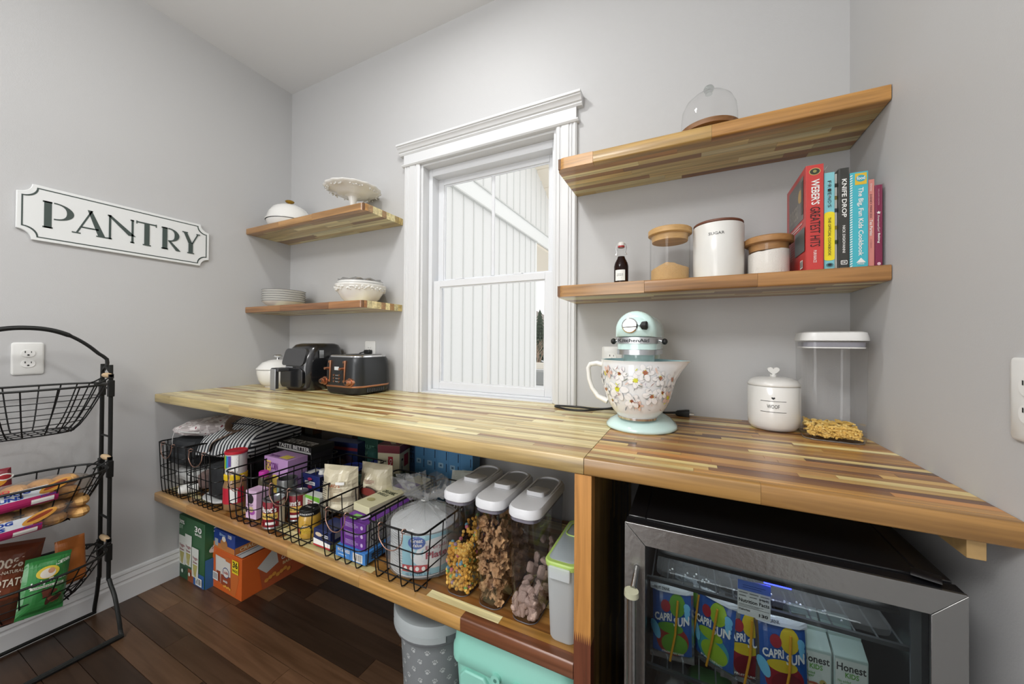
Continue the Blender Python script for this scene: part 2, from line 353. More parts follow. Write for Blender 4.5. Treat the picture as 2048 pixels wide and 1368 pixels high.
hp('porch_ceiling', G().box(hx-3.2, 9.76, 4.0, hx-.02, 15, 4.07, M('#e0d6c4', .7)))
SOF = M('#e2d9c8', .7)
for i in range(9):                     # eave soffit boards following the slope
    a = 7.9+i*.62
    g = G(); g.add([(hx, a, 7.05-(a-7.9)*.47), (hx+1.1, a, 7.05-(a-7.9)*.47), (hx+1.1, a+.6, 7.05-(a+.6-7.9)*.47), (hx, a+.6, 7.05-(a+.6-7.9)*.47),
         (hx, a, 7.1-(a-7.9)*.47), (hx+1.1, a, 7.1-(a-7.9)*.47), (hx+1.1, a+.6, 7.1-(a+.6-7.9)*.47), (hx, a+.6, 7.1-(a+.6-7.9)*.47)],
        [(0, 3, 2, 1), (4, 5, 6, 7), (0, 1, 5, 4), (1, 2, 6, 5), (2, 3, 7, 6), (3, 0, 4, 7)], SOF); hp('soffit_board', g)
g = G().box(-60, 1.8, -.5, 40, 120, -.35, M('#e4e6e8', .8, bump=.5, bscale=2, name='snow')); struct('snowy_ground', g, sharp=0)
tag(G().box(-5.6, 11.6, -.35, -3.6, 12.5, .12, M('#8d8f8d', .8, var=.2)).obj('stone_planter', None, .03), 'grey stone ledge in the snow outside the window', 'planter')
tag(G().box(-16, 18.5, -.35, -4, 18.8, .0, M('#cfc9bd', .8, var=.2)).obj('garden_kerb', None, .03), 'low pale kerb across the snow outside', 'kerb')
def hillmesh():
    gg = G(); n = 40; loops = []
    top = [(-70+i*3.0, 95+4*math.sin(i), 12+3.5*math.sin(i*.33+1)+1.2*math.sin(i*1.9)) for i in range(n)]
    vs = [(x, y-25, -.4) for x, y, z in top]+top+[(x, y+20, -.4) for x, y, z in top]
    fs = [(k*n+i, k*n+i+1, (k+1)*n+i+1, (k+1)*n+i) for k in range(2) for i in range(n-1)]
    return gg.add(vs, fs, M('#8f8882', .9, var=.35, bscale=1.2, name='bare_winter_woods'))
struct('distant_hill', hillmesh())
def conifer(x, y, h, label, col, seed):
    q = random.Random(seed); t = thing('evergreen_tree', label, 'tree', (x, y, -.35))
    G().lathe([(.16, 0), (.1, h*.5), (.02, h*.97)], M('#4b3a2e', .9), seg=8).obj('trunk', t)
    gg = G(); nl = 15
    for i in range(nl):
        z = h*(.08+.9*i/nl); rr = (1-i/nl)**.8*h*.24+.08; n = 14
        pts = []
        for k in range(n*2):
            a = 6.28318*k/(n*2)+q.uniform(-.1, .1); R_ = rr*(q.uniform(.8, 1.15) if k % 2 else .45)
            pts.append((R_*math.cos(a), R_*math.sin(a), z-R_*.28))
        gg.add([(0, 0, z+h*.09)]+pts, [(0, 1+k, 1+(k+1) % (2*n)) for k in range(2*n)], M(col, .9, var=.5, bscale=9))
    gg.obj('foliage', t, sharp=0)
conifer(-9.9, 25, 3.9, 'dark conical evergreen beyond the snow', '#566152', 3)
conifer(-7.3, 24, 3.6, 'lighter olive evergreen right of the dark one', '#6d7453', 4)
def shrub(x, y, h, label, col, seed):
    q = random.Random(seed); t = thing('bare_shrub', label, 'shrub', (x, y, -.35)); gg = G(); m = M(col, .9)
    def br(p, d, l, rr, k):
        e = p+d*l; gg.tube([p, (p+e)/2+Vector((q.uniform(-.05, .05), q.uniform(-.05, .05), 0)), e], [rr, rr*.8, rr*.6], m, 4)
        if k:
            for _ in range(2):
                br(p+d*l*q.uniform(.4, 1), (d+Vector((q.uniform(-.7, .7), q.uniform(-.7, .7), q.uniform(-.1, .5)))).normalized(), l*.7, rr*.6, k-1)
    for i in range(7):
        br(Vector((0, 0, 0)), Vector((q.uniform(-.5, .5), q.uniform(-.5, .5), 1)).normalized(), h*.4, .03, 3)
    gg.obj('branches', t, sharp=0)
for i, (x, y, h) in enumerate(((-8.0, 19.8, 2.3), (-6.3, 20.3, 2.0), (-9.9, 20.8, 2.2))):
    shrub(x, y, h, ('bare brown shrub nearest the house corner', 'bare brown shrub furthest right beyond the snow', 'bare brown shrub mostly behind the house corner')[(2, 0, 1).index(i) if 0 else i], '#94816f', i)
# ================================================================ BUTCHER BLOCK
PAL = ['#c39a5c', '#d9b97c', '#ad7a3e', '#966335', '#ecd9a8', '#b98648', '#7a4c2a', '#c9a063', '#a87642', '#63391f', '#e2c88f', '#8b5a30', '#b17f45']
PALE = ['#e0cda0', '#d2b883', '#ecdfb8', '#c3a772', '#a97c4a', '#dcc79a', '#d5bd88', '#a37c50', '#e8d9b0', '#cdb07c', '#936a42', '#e4d2a4']  # lightened to put window glare into the left countertop's colour; shelves share it
ux = G().box(0, 0, 0, 1, 1, 1, WX).mesh('stave_shape', 0); uz = G().box(0, 0, 0, 1, 1, 1, WZ).mesh('stave_shape', 0)
CORE = M('#6e4c2f', .6)
def block(name, label, x0, x1, y0, y1, z0, z1, pal, seed, rows=None, fronts=None, cat='shelf', group=None, rw=.0265, lmin=.16, lmax=.5, round_end=None):
    q = random.Random(seed); t = thing(name, label, cat, (x0, y0, z0), group=group)
    W_, D_, H = x1-x0, y1-y0, z1-z0
    G().box(.004, .004, .002, W_-.004, D_-.002, H-.0008, CORE).obj('core', t, sharp=0)
    n = rows or round(D_/rw); rw = D_/n
    for j in range(n):
        if j == 0 and fronts:
            cuts = [c-x0 for c, _ in fronts]; cols = [c for _, c in fronts]
        else:
            cuts = []; x = q.uniform(.05, lmax*.8)
            while x < W_-.06: cuts.append(x); x += q.uniform(lmin, lmax)
            cuts.append(W_); cols = [q.choice(pal) for _ in cuts]
        a = 0
        for c, cl in zip(cuts, cols):
            random.seed(int(seed*1000+j*31+a*100)); b = min(c, W_); e = .00025
            lo, hi = a+(e if a else 0), b-(e if b < W_-.001 else 0)
            za, zb = 0, H-(0 if j % 3 else .0002)
            end = round_end and j == 0 and ((round_end == 'l' and a == 0) or (round_end == 'r' and b >= W_-.001))
            if end or (j == 0):
                # front row: eased edge; end piece with a rounded corner
                gg = G(); R_ = rw*.97
                if end:
                    pts = [(lo, rw-e), (hi, rw-e)]
                    if round_end == 'l': pts = [(hi, rw-e), (lo, rw-e)]+[(lo+R_-R_*math.cos(t_*1.5708/6), R_-R_*math.sin(t_*1.5708/6)) for t_ in range(7)]+[(hi, 0)]
                    else: pts = [(hi, rw-e), (lo, rw-e), (lo, 0)]+[(hi-R_+R_*math.sin(t_*1.5708/6), R_-R_*math.cos(t_*1.5708/6)) for t_ in range(7)]
                    gg.prism(pts, za, zb, WX)
                else:
                    gg.loft([[(x_, y_, z_) for y_, z_ in ((0, .004), (.0012, .0012), (.004, 0), (rw-e, 0), (rw-e, zb), (.004, zb), (.0012, zb-.0012), (0, zb-.004))] for x_ in (lo, hi)], WX)
                o = gg.obj('stave', t, bevel=.0028 if end else 0, sharp=60); kk = random.uniform(.92, 1.06); cc = mute(lin(cl), .05); o.color = (cc[0]*kk, cc[1]*kk, cc[2]*kk, 1)
            else: stave(ux, t, 'stave', lo, j*rw+e, za, hi, (j+1)*rw-e, zb, cl)
            a = b
    random.seed(seed); return t
block('countertop', 'long butcher-block countertop under the window, left of the seam', XL+.001, -.2062, .7865, YB-.001, .861, .899, PALE+['#d9c79c', '#e6d9b4', '#c9ab78', '#e0cc9e'], 11,  # extra pale staves paint in more of the washed-out window glare
      fronts=[(-2.1, '#b9a274'), (-1.62, '#c2ab7d'), (-1.1, '#bd9f6e'), (-.205, '#b89a6a')], cat='countertop', lmin=.14, lmax=.5, rw=.0205)
block('countertop', 'honey-brown butcher-block countertop over the drinks fridge, right of the seam', -.2048, XR-.001, .7865, YB-.001, .861, .899, PAL+['#b77b40', '#c08a4c'], 12,
      fronts=[(.12, '#a57a46'), (.439, '#a17440')], cat='countertop', lmin=.14, lmax=.5, rw=.0205)
LSH = block('lower_shelf', 'butcher-block lower shelf holding wire baskets beneath the countertop', XL+.001, -.2285, .79, YB-.018, .398, .436, PALE+PAL, 13,
      fronts=[(-1.95, '#b58a5b'), (-1.25, '#a5784a'), (-.9, '#b98e58'), (-.53, '#c29256'), (-.2, '#6f3f27')], lmin=.15, lmax=.5)
# upright end panel
t = thing('end_panel', 'upright butcher-block panel between the baskets and the fridge', 'panel', (-.227, .79, 0))
G().box(.002, .004, 0, .036, .628, .86, CORE).obj('core', t, sharp=0)
zj = .50; n = 9; wd = .038
def teeth(up): return [(wd*(i/(2*n)), zj+(.011 if i % 2 else -.011)) for i in range(2*n+1)]
for lo, hi, col in ((0, None, '#6b3a25'), (None, .8605, '#c98f4d')):
    tt = [(wd*i/(2*n), zj+(.012 if i % 2 else -.012)) for i in range(2*n+1)]
    poly = ([(0, 0), (wd, 0)]+tt[::-1]) if hi is None else ([(wd, hi), (0, hi)]+tt)
    gg = G(); gg.prism(poly if hi is None else poly, 0, .032, WZ, 'y'); o = gg.obj('stave', t, sharp=0); o.color = lin(col)
q = random.Random(5); yy = .0325
while yy < .62:
    w = q.uniform(.022, .03); z = 0
    while z < .85:
        z2 = min(.8605, z+q.uniform(.2, .5)); z2 = .8605 if z2 > .78 else z2
        stave(uz, t, 'stave', 0, yy, z, wd, yy+w-.0005, z2-.0004, q.choice(['#6d5433', '#8a6a3e', '#4c3a26', '#a08049', '#5f4a2d', '#7e5f37'])); z = z2
    yy += w
tag(G().box(.383, .800, .830, .404, 1.10, .8605, M('#a98a5a', .6, var=.2)).obj('wood_cleat', None, .001), 'raw wood cleat under the countertop on the right wall', 'cleat')
block('wall_shelf', 'upper wall shelf left of the window', XL+.001, -1.323, 1.166, YB-.001, 1.751, 1.784, PALE, 21, fronts=[(-1.95, '#a97a4c'), (-1.68, '#b28353'), (-1.3, '#b08050')], rw=.028, round_end='r')
block('wall_shelf', 'lower wall shelf left of the window', XL+.001, -1.323, 1.166, YB-.001, 1.307, 1.340, PALE, 22, fronts=[(-1.93, '#9a6b45'), (-1.55, '#8f5f3f'), (-1.3, '#a26f49')], rw=.028, round_end='r')
block('wall_shelf', 'upper wall shelf right of the window', -.404, XR-.002, 1.168, YB-.001, 1.742, 1.780, PAL[:5]+PALE+['#8c6238'], 23, fronts=[(-.28, '#bf8a4e'), (.06, '#c39a5c'), (.45, '#b98344')], rw=.028, round_end='l')
block('wall_shelf', 'lower wall shelf right of the window', -.404, XR-.002, 1.168, YB-.001, 1.308, 1.346, PALE, 24, fronts=[(-.12, '#b07f4c'), (.17, '#a2703e'), (.45, '#a87542')], rw=.028, round_end='l')
# ---------------------------------------------------------------- outlets
def outlet(loc, rz, label, w=.076, h=.121):
    t = thing('wall_outlet', label, 'outlet', loc, rz); m = M('#dcdcd9', .3)
    gg = G(); gg.loft([[(x, 0, z) for x, z in rrect(w, h, .008)], [(x, -.004, z) for x, z in rrect(w, h, .008)], [(x, -.0065, z) for x, z in rrect(w-.008, h-.008, .006)]][::1], m)
    gg.obj('cover_plate', t)
    for s in (-1, 1):
        gg = G(); gg.loft([[(x, -.006, z+s*.0195) for x, z in rrect(.034, .0285, .0135)], [(x, -.0085, z+s*.0195) for x, z in rrect(.033, .0275, .013)]], M('#e6e6e3', .3))
        so = gg.obj('socket', t)
        d = D(front(-.0086)); zc = s*.0195
        d.rect(-.0085, zc+.002, -.006, zc+.009, BLACK); d.rect(.006, zc+.002, .008, zc+.008, BLACK); d.ell(0, zc-.006, .003, .003, BLACK, 10); d.done(so, 'socket_slots')
    return t
outlet((XL, .4225, 1.079), 90, 'white duplex outlet on the left wall above the wire rack')
outlet((XR, .775, 1.076), -90, 'white outlet at the right edge of the right wall')
outlet((-.262, YB, 1.079), 0, 'white outlet on the back wall behind the stand mixer')
outlet((-1.545, YB, 1.092), 0, 'white outlet on the back wall behind the toaster')
# ---------------------------------------------------------------- PANTRY sign
t = thing('wall_sign', 'white plaque lettered PANTRY with scalloped corners on the left wall', 'sign', (XL, .688, 1.636), 90)
def scal(w, h, rc, n=8):
    p = []
    for cx, cy, a0 in ((w/2, h/2, 270), (-w/2, h/2, 0), (-w/2, -h/2, 90), (w/2, -h/2, 180)):
        for i in range(n+1):
            a = math.radians(a0-90*i/n); p.append((cx+rc*math.cos(a), cy+rc*math.sin(a)))
    return p
def sc2(w, h, rc):    # concave corners, ccw
    p = []; n = 8
    for cx, cy, a0, a1 in ((w/2, h/2, 270, 180), (-w/2, h/2, 360, 270), (-w/2, -h/2, 90, 0), (w/2, -h/2, 180, 90)):
        for i in range(n+1):
            a = math.radians(a0+(a1-a0)*i/n); p.append((cx+rc*math.cos(a), cy+rc*math.sin(a)))
    return p
w, h = .598, .212
SG = M('#dcdedd', .4); SK = M('#3c4844', .5)
G().prism([(a, b) for a, b in sc2(w, h, .036)][::-1], -.012, 0, SG, 'y').obj('board', t, .002)
d = D(front(-.0121)); A, B = sc2(w-.022, h-.022, .036), sc2(w-.030, h-.030, .036); n = len(A)
d.add([d.F(a, b, d.h) for a, b in A]+[d.F(a, b, d.h) for a, b in B], [(i, (i+1) % n, n+(i+1) % n, n+i) for i in range(n)], SK); d.done(t, 'border_line')
# lettering, drawn letter by letter
d = D(front(-.0121)); Z0, Z1 = -.052, .052
def stem(x, w, z0=Z0, z1=Z1, sf=.0035):
    d.rect(x, z0, x+w, z1, SK); d.h -= .00022; d.rect(x-sf, z0, x+w+sf*.8, z0+.006, SK); d.h -= .00022; d.rect(x-sf, z1-.006, x+w+sf*.3, z1, SK); d.h -= .00022
def arc(cx, cz, rx, rz, wi, wmax, a0=-90, a1=90, n=18):
    o, i_ = [], []
    for k in range(n+1):
        a = math.radians(a0+(a1-a0)*k/n); ww = wi+(wmax-wi)*max(0, math.cos(a))
        o.append((cx+rx*math.cos(a), cz+rz*math.sin(a))); i_.append((cx+(rx-ww)*math.cos(a), cz+(rz-wi)*math.sin(a)))
    vs = [d.F(a, b, d.h) for a, b in o+i_]; d.add(vs, [(k, k+1, n+2+k, n+1+k) for k in range(n)], SK)
def bar(x0, z0, x1, z1, w0, w1=None):
    w1 = w0 if w1 is None else w1; d.poly([(x0-w0/2, z0), (x0+w0/2, z0), (x1+w1/2, z1), (x1-w1/2, z1)], SK); d.h -= .00022
x = -.235; stem(x, .019); arc(x+.024, .018, .052, .034, .005, .019); # P
x = -.153; bar(x, Z0, x+.043, Z1, .006); bar(x+.072, Z0, x+.036, Z1, .021, .012); d.rect(x+.014, -.026, x+.062, -.020, SK); d.rect(x-.012, Z0, x+.012, Z0+.005, SK); d.rect(x+.055, Z0, x+.09, Z0+.005, SK)  # A
x = -.062; stem(x, .007); stem(x+.070, .007); bar(x+.073, Z0+.03, x+.003, Z1-.003, .024, .012)                                    # N
x = .023; d.rect(x, .046, x+.070, .052, SK); d.rect(x, .040, x+.004, .054, SK); d.rect(x+.066, .040, x+.070, .054, SK); d.rect(x+.027, Z0, x+.045, .046, SK); d.rect(x+.022, Z0, x+.05, Z0+.005, SK)   # T
x = .113; stem(x, .018); arc(x+.021, .020, .042, .032, .005, .018); bar(x+.060, Z0, x+.026, -.010, .018, .010)                   # R
x = .193; bar(x+.026, .00, x+.005, Z1, .016, .014); bar(x+.034, -.002, x+.058, Z1, .006); d.rect(x+.019, Z0, x+.037, .002, SK); d.rect(x+.014, Z0, x+.042, Z0+.005, SK); d.rect(x-.006, .047, x+.016, .052, SK); d.rect(x+.05, .047, x+.066, .052, SK)  # Y
d.done(t, 'lettering', 'dark green-grey PANTRY lettering')
# ================================================================ LEFT WALL SHELVES
def pot(name, label, cat, loc, R_, h, knobm, domed, rim, sxy=1):
    t = thing(name, label, cat, loc); g = G()
    zb = h*.28 if domed else h*.62
    if domed: body = [(R_*.6, 0), (R_*.78, .004), (R_*.9, zb*.5), (R_*.97, zb), (R_*.94, zb), (R_*.8, zb*.4), (.001, .008)]
    else: body = [(R_*.55, 0), (R_*.62, 0), (R_*.62, .004), (R_*.8, zb*.18), (R_*.93, zb*.45), (R_, zb*.8), (R_, zb), (R_*.95, zb), (R_*.9, zb*.5), (.001, .012)]
    g.lathe([(.001, 0)]+body, CER, seg=40); g.obj('pot_base', t)
    g = G(); g.lathe([(R_*.985, zb+.0005), (R_*.985, zb+.003), (R_*.9, zb+.003)], rim, seg=40); g.obj('rim_line', t, label='dark rim edge')
    g = G(); z = zb+.003
    if domed: pr = [(R_, z), (R_*1.01, z+.006), (R_*.97, z+.012), (R_*.9, z+(h-z)*.42), (R_*.74, z+(h-z)*.72), (R_*.5, z+(h-z)*.9), (R_*.22, z+(h-z)*.985), (.001, h)]
    else: pr = [(R_*1.03, z), (R_*1.035, z+.005), (R_*.98, z+.010), (R_*.75, z+(h-z)*.66), (R_*.4, z+(h-z)*.93), (.001, h)]
    g.lathe(pr, CER, seg=40); l = g.obj('lid', t)
    g = G(); g.lathe([(.001, h-.002), (.008, h-.002), (.007, h+.008), (.020, h+.014), (.0235, h+.020), (.019, h+.024), (.001, h+.0245)], knobm, seg=20); g.obj('knob', l, label='metal knob')
    return t
GOLD = M('#a98436', .3, .9, name='brass'); BLK = M('#17181a', .4)
pot('bread_cloche', 'white enamel domed pot with a gold knob on the upper left shelf', 'pot', (-2.055, 1.292, 1.784), .118, .145, GOLD, True, BLK)
pot('casserole_pot', 'white lidded pot with steel knob at the left end of the countertop', 'pot', (-2.055, 1.235, .899), .098, .150, CHROME, False, BLK)
# cake stand
t = thing('cake_stand', 'white scalloped pedestal cake stand on the upper left shelf', 'cake stand', (-1.532, 1.285, 1.784))
G().lathe([(.001, 0), (.052, 0), (.054, .004), (.046, .010), (.020, .022), (.013, .045), (.016, .075), (.024, .098), (.04, .105), (.001, .106)], CER).obj('pedestal', t)
g = G(); seg = 96; loops = []
def scr(i, R_, k): a = 6.28318*i/seg; return R_*(1+k*(.022*abs(math.sin(a*8))+.010*math.sin(a*16)))
for R_, z, k in ((.035, .104, 0), (.07, .106, 0), (.075, .112, 0), (.10, .120, .2), (.125, .130, 1), (.133, .136, 1.3), (.133, .139, 1.3), (.124, .136, 1), (.10, .126, .2), (.07, .117, 0), (.001, .116, 0)):
    loops.append([(scr(i, R_, k)*math.cos(6.28318*i/seg), scr(i, R_, k)*math.sin(6.28318*i/seg), z) for i in range(seg)])
g.loft(loops, CER); pl = g.obj('plate', t, sharp=60)
g = G()
for j in range(8):                    # relief scrolls on the underside of the rim
    a0 = 6.28318*j/8+.2
    for k in range(7):
        a = a0+(k-3)*.075; R_ = .116+.006*math.cos(k*2.1); g.ball((R_*math.cos(a), R_*math.sin(a), .1225), .0042, .0042, .003, CER, 6, 4)
g.obj('relief', pl)['kind'] = 'stuff'
# plates
for i in range(6):
    t = thing('dinner_plate', 'white plate, %s of the stack on the lower left shelf' % ('lowest', 'second from the bottom', 'third from the bottom', 'third from the top', 'second from the top', 'topmost')[i], 'plate', (-2.058, 1.268, 1.340+i*.0122), group='stacked white plates')
    R_ = .107; g = G(); dd = .028
    g.lathe([(.001, 0), (R_*.62, 0), (R_*.66, .003), (R_*.82, .012), (R_, dd), (R_, dd+.0022), (R_*.97, dd+.0018), (R_*.8, .0155), (R_*.62, .006), (.001, .0055)], CER, seg=48); g.obj('dish', t)
    g = G(); g.lathe([(R_+.0002, dd+.0006), (R_+.0011, dd+.0014), (R_+.0002, dd+.0024)], BLK, seg=48); g.obj('rim_line', t, label='thin black rim')
# serving bowls
def bowl(name, label, loc, R_, h, relief=False):
    t = thing(name, label, 'bowl', loc); g = G(); n = 64
    pr = [(.001, 0), (R_*.55, 0), (R_*.58, .006), (R_*.72, h*.25), (R_*.9, h*.65), (R_*.985, h*.9), (R_*1.0, h*.93), (R_*1.0, h), (R_*.96, h), (R_*.86, h*.65), (R_*.66, h*.25), (.001, .012)]
    loops = [[(q_*(1+(.012*math.cos(12*6.28318*i/n) if .6*R_ < q_ < .95*R_ else 0))*math.cos(6.28318*i/n), q_*math.sin(6.28318*i/n)*(1+(.012*math.cos(12*6.28318*i/n) if .6*R_ < q_ < .95*R_ else 0)), z) for i in range(n)] for q_, z in pr]
    g.loft(loops, CER); b = g.obj('bowl_body', t, sharp=50)
    if relief:
        g = G(); q = random.Random(2)
        for i in range(150):
            a = q.uniform(0, 6.28); zz = h*q.uniform(.66, .86); rr = R_*(.905+(zz/h-.65)*.34)
            g.ball((rr*math.cos(a), rr*math.sin(a), zz), .006, .006, .004, CER, 6, 4)
        g.obj('relief', b)['kind'] = 'stuff'
    return t
bowl('serving_bowl', 'large white embossed bowl holding a smaller bowl on the lower left shelf', (-1.473, 1.288, 1.340), .121, .088, True)
bowl('mixing_bowl', 'smaller white bowl nested in the large embossed bowl', (-1.473, 1.288, 1.353), .108, .090)
t = thing('glass_dish', 'faceted cut-glass dish with metal lids heaped on the nested bowls', 'dish', (-1.473, 1.288, 1.4215)); GL = glass('#e8e8e6', .8, milky=.15, name='cut_glass')
g = G(); n = 20; loops = []
for R_, z in ((.09, .010), (.10, .018), (.100, .030), (.09, .022), (.05, .014), (.001, .012)):
    loops.append([(R_*(1+.05*(i % 2))*math.cos(6.28318*i/n), R_*(1+.05*(i % 2))*math.sin(6.28318*i/n), z+.006*(i % 2)) for i in range(n)])
g.loft(loops, GL); g.obj('dish_body', t, sharp=0)
q = random.Random(4); g = G()
for i in range(7):
    a = i*.9; x, y = .055*math.cos(a), .05*math.sin(a)
    g.T = Matrix.Translation((x, y, .026))@Matrix.Rotation(q.uniform(-.5, .5), 4, 'X')@Matrix.Rotation(q.uniform(-.5, .5), 4, 'Y')
    g.lathe([(.001, 0), (.019, 0), (.020, .003), (.017, .007), (.001, .009)], CHROME if i % 3 else M('#8d7b5c', .3, .8), seg=14)
g.obj('metal_lids', t)
# ================================================================ AIR FRYER
t = thing('air_fryer', 'black air fryer with a grey-faced basket handle behind the toaster', 'air fryer', (-1.800, 1.275, .899), 0)
FB = M('#1b1c1f', .2, coat=.5, name='gloss_black_plastic'); FM = M('#3a3b3e', .4)
g = G(); w, dp = .195, .235
secs = [(0, .9, .9, 0), (.006, .95, .95, 0), (.02, 1, 1, 0), (.12, 1.02, 1.0, 0), (.17, .98, .96, .006), (.215, .93, .86, .012), (.232, .86, .76, .016), (.240, .70, .60, .02)]
g.loft([rl(w*a, dp*b, .05, z, 6, 0, c) for z, a, b, c in secs], FB); bd = g.obj('body', t, sharp=50)
g = G()                                      # angled control panel
g.loft([[(x, -dp/2*1.0-.004+(z-.125)*.30, z) for x, z in rrect(.17, .085, .02, 5, -.008, .170)], [(x, -dp/2*1.0+.02+(z-.125)*.30, z) for x, z in rrect(.17, .085, .02, 5, -.008, .170)]], M('#343538', .15, coat=.6)); g.obj('control_panel', t, label='glossy grey-black control panel')
g = G(); g.loft([[(x, -dp/2-.006, z) for x, z in rrect(.175, .098, .025, 5, -.008, .066)], [(x, -dp/2+.02, z) for x, z in rrect(.175, .098, .025, 5, -.008, .066)]], FB); dr = g.obj('basket_drawer', t, .002)
d = D(front(-dp/2-.0095)); d.text('instant', -.045, .118, .012, .124, M('#b8bcc2', .4), .01); d.done(t, 'brand_lettering')
g = G(); g.box(-.082, -dp/2-.062, .098, -.022, -dp/2-.004, .116, FM); g.box(-.075, -dp/2-.062, .012, -.040, -dp/2-.045, .116, FM); hd = g.obj('handle', dr, .004)
G().box(-.078, -dp/2-.067, .006, -.037, -dp/2-.062, .112, M('#a2a4a6', .35, .5)).obj('handle_face', hd if 0 else dr, .003, label='light grey handle face')
d = D(plane((w/2*1.02, 0, 0), (0, 1, 0), (0, 0, 1))); d.rect(-.045, .165, -.02, .205, M('#c9cdd0', .1, .7), 1, 1); d.done(t, 'side_vent')
# ================================================================ TOASTER
t = thing('toaster', 'matt black four-slot toaster with copper levers and dials', 'toaster', (-1.478, 1.282, .899), -1)
TB = M('#2b2d2f', .33, .35, name='satin_black_metal'); w, dp = .245, .225
g = G(); g.loft([rl(w*a, dp*b, .055*a, z, 7) for z, a, b in ((.043, 1.0, 1.0), (.10, 1.0, 1.0), (.14, .985, .985), (.165, .95, .95), (.178, .90, .90))], TB); g.obj('body', t, sharp=50)
g = G(); g.loft([rl(w*a, dp*b, .055*a, z, 7) for z, a, b in ((.004, .9, .9), (.012, .96, .96), (.037, 1.0, 1.0))], M('#1f2022', .5)); bs = g.obj('plinth', t)
g = G(); g.loft([rl(w*a, dp*b, .057*a, z, 7) for z, a, b in ((.036, 1.015, 1.015), (.038, 1.025, 1.025), (.042, 1.025, 1.025), (.044, 1.01, 1.01))], COPPER); g.obj('copper_band', t)
g = G(); g.loft([rl(w*a, dp*b, .055*a, z, 7) for z, a, b in ((.176, .905, .905), (.184, .89, .89), (.187, .85, .85))], CHROME); tp = g.obj('top_plate', t, label='polished steel top')
for i in range(4):
    x = (-.066, -.03, .03, .066)[i]; G().box(x-.013, -.085, .1865, x+.013, .075, .1878, BLK).obj('toast_slot', t)
for i in range(9):
    G().box(w/2-.004, -.05+i*.012, .012, w/2+.0012, -.045+i*.012, .03, M('#55585a', .4, .6)).obj('vent_slat', t)
fy = -dp/2
for x in (-.060, .042):
    g = G(); g.prism([(x-.008, .06), (x+.004, .058), (x+.011, .155), (x+.009, .162), (x-.007, .160), (x-.009, .15)], fy-.006, fy+.01, COPPER, 'y'); lv = g.obj('lever_track', t, .002)
    G().prism([(x-.005, .07), (x+.0005, .07), (x+.0005, .15), (x-.005, .15)], fy-.0072, fy-.005, BLK, 'y').obj('lever_slot', t)
    G().tube([(x-.002, fy-.004, .124), (x-.002, fy-.028, .124)], .006, COPPER, 12).obj('lever_knob', t)
for x in (-.095, .080):
    g = G(); g.tube([(x, fy+.012, .062), (x, fy-.003, .062), (x, fy-.0035, .062), (x, fy-.018, .062), (x, fy-.0185, .062), (x, fy-.026, .062)], [.02, .02, .015, .014, .011, .010], COPPER, 20); kn = g.obj('dial', t, sharp=25)
    G().tube([(x, fy-.025, .062), (x, fy-.0265, .062)], .0075, BLK, 14).obj('dial_cap', t)
d = D(front(fy-.001)); LG = M('#c9ccd0', .4)
d.rect(-.027, .116, .005, .132, M('#c4c8c9', .35)); d.done(t, 'display_window')
for k, z in enumerate((.062, .077, .092)):
    for x in (-.03, .008):
        G().tube([(x, fy+.003, z), (x, fy-.004, z)], .0042, COPPER, 10).obj('button', t)
    d = D(front(fy-.001)); d.text('mode' if k == 2 else 'reheat' if k else 'bagel', -.020, z-.002, -.002, z+.002, LG, .01); d.done(t, 'button_lettering')
pl = thing('power_plug', 'black plug and cord in the outlet behind the toaster', 'plug', (-1.535, 1.405, 1.096))
G().box(-.028, -.018, -.012, .012, .0145-.006, .010, BLK).obj('plug_body', pl, .005); G().tube([(-.028, -.006, 0), (-.05, -.02, -.008), (-.07, -.03, -.04), (-.078, -.035, -.1)], .0035, BLK, 6).obj('cord', pl)
# ================================================================ RIGHT WALL SHELVES
CG = glass('#ffffff', .985, fres=1.35, name='clear_glass')
def tubular(rp, zb, zt, th=.0025):   # thin walled glass jar profile
    return [(.001, zb+.001), (rp-.004, zb+.001), (rp, zb+.005), (rp, zt)]
t = thing('glass_cloche', 'clear glass dome on a wooden board on the upper right shelf', 'cloche', (.058, 1.295, 1.780))
WB = wood_mat(0, 'turned_wood', usecol=False, base='#8a6038', rough=.5); WL = wood_mat(0, 'lid_wood', usecol=False, base='#c8a068', rough=.5, grain=.5); WL2 = wood_mat(0, 'lid_wood_dark', usecol=False, base='#a97c4a', rough=.5, grain=.6)
G().lathe([(.001, 0), (.040, 0), (.036, .010), (.040, .024), (.086, .030), (.087, .044), (.081, .047), (.001, .047)], WB, seg=48).obj('wooden_base', t)
g = G(); g.lathe([(.080, .0475), (.079, .085), (.076, .112), (.066, .135), (.048, .152), (.024, .162), (.010, .165)], CG, seg=48); dm = g.obj('glass_dome', t, sharp=70)
G().lathe([(.010, .164), (.008, .169), (.013, .174), (.0155, .181), (.012, .188), (.001, .191)], glass('#eef1f0', .95, milky=.03, name='knob_glass', fres=1.4), seg=18).obj('dome_knob', t, sharp=70)
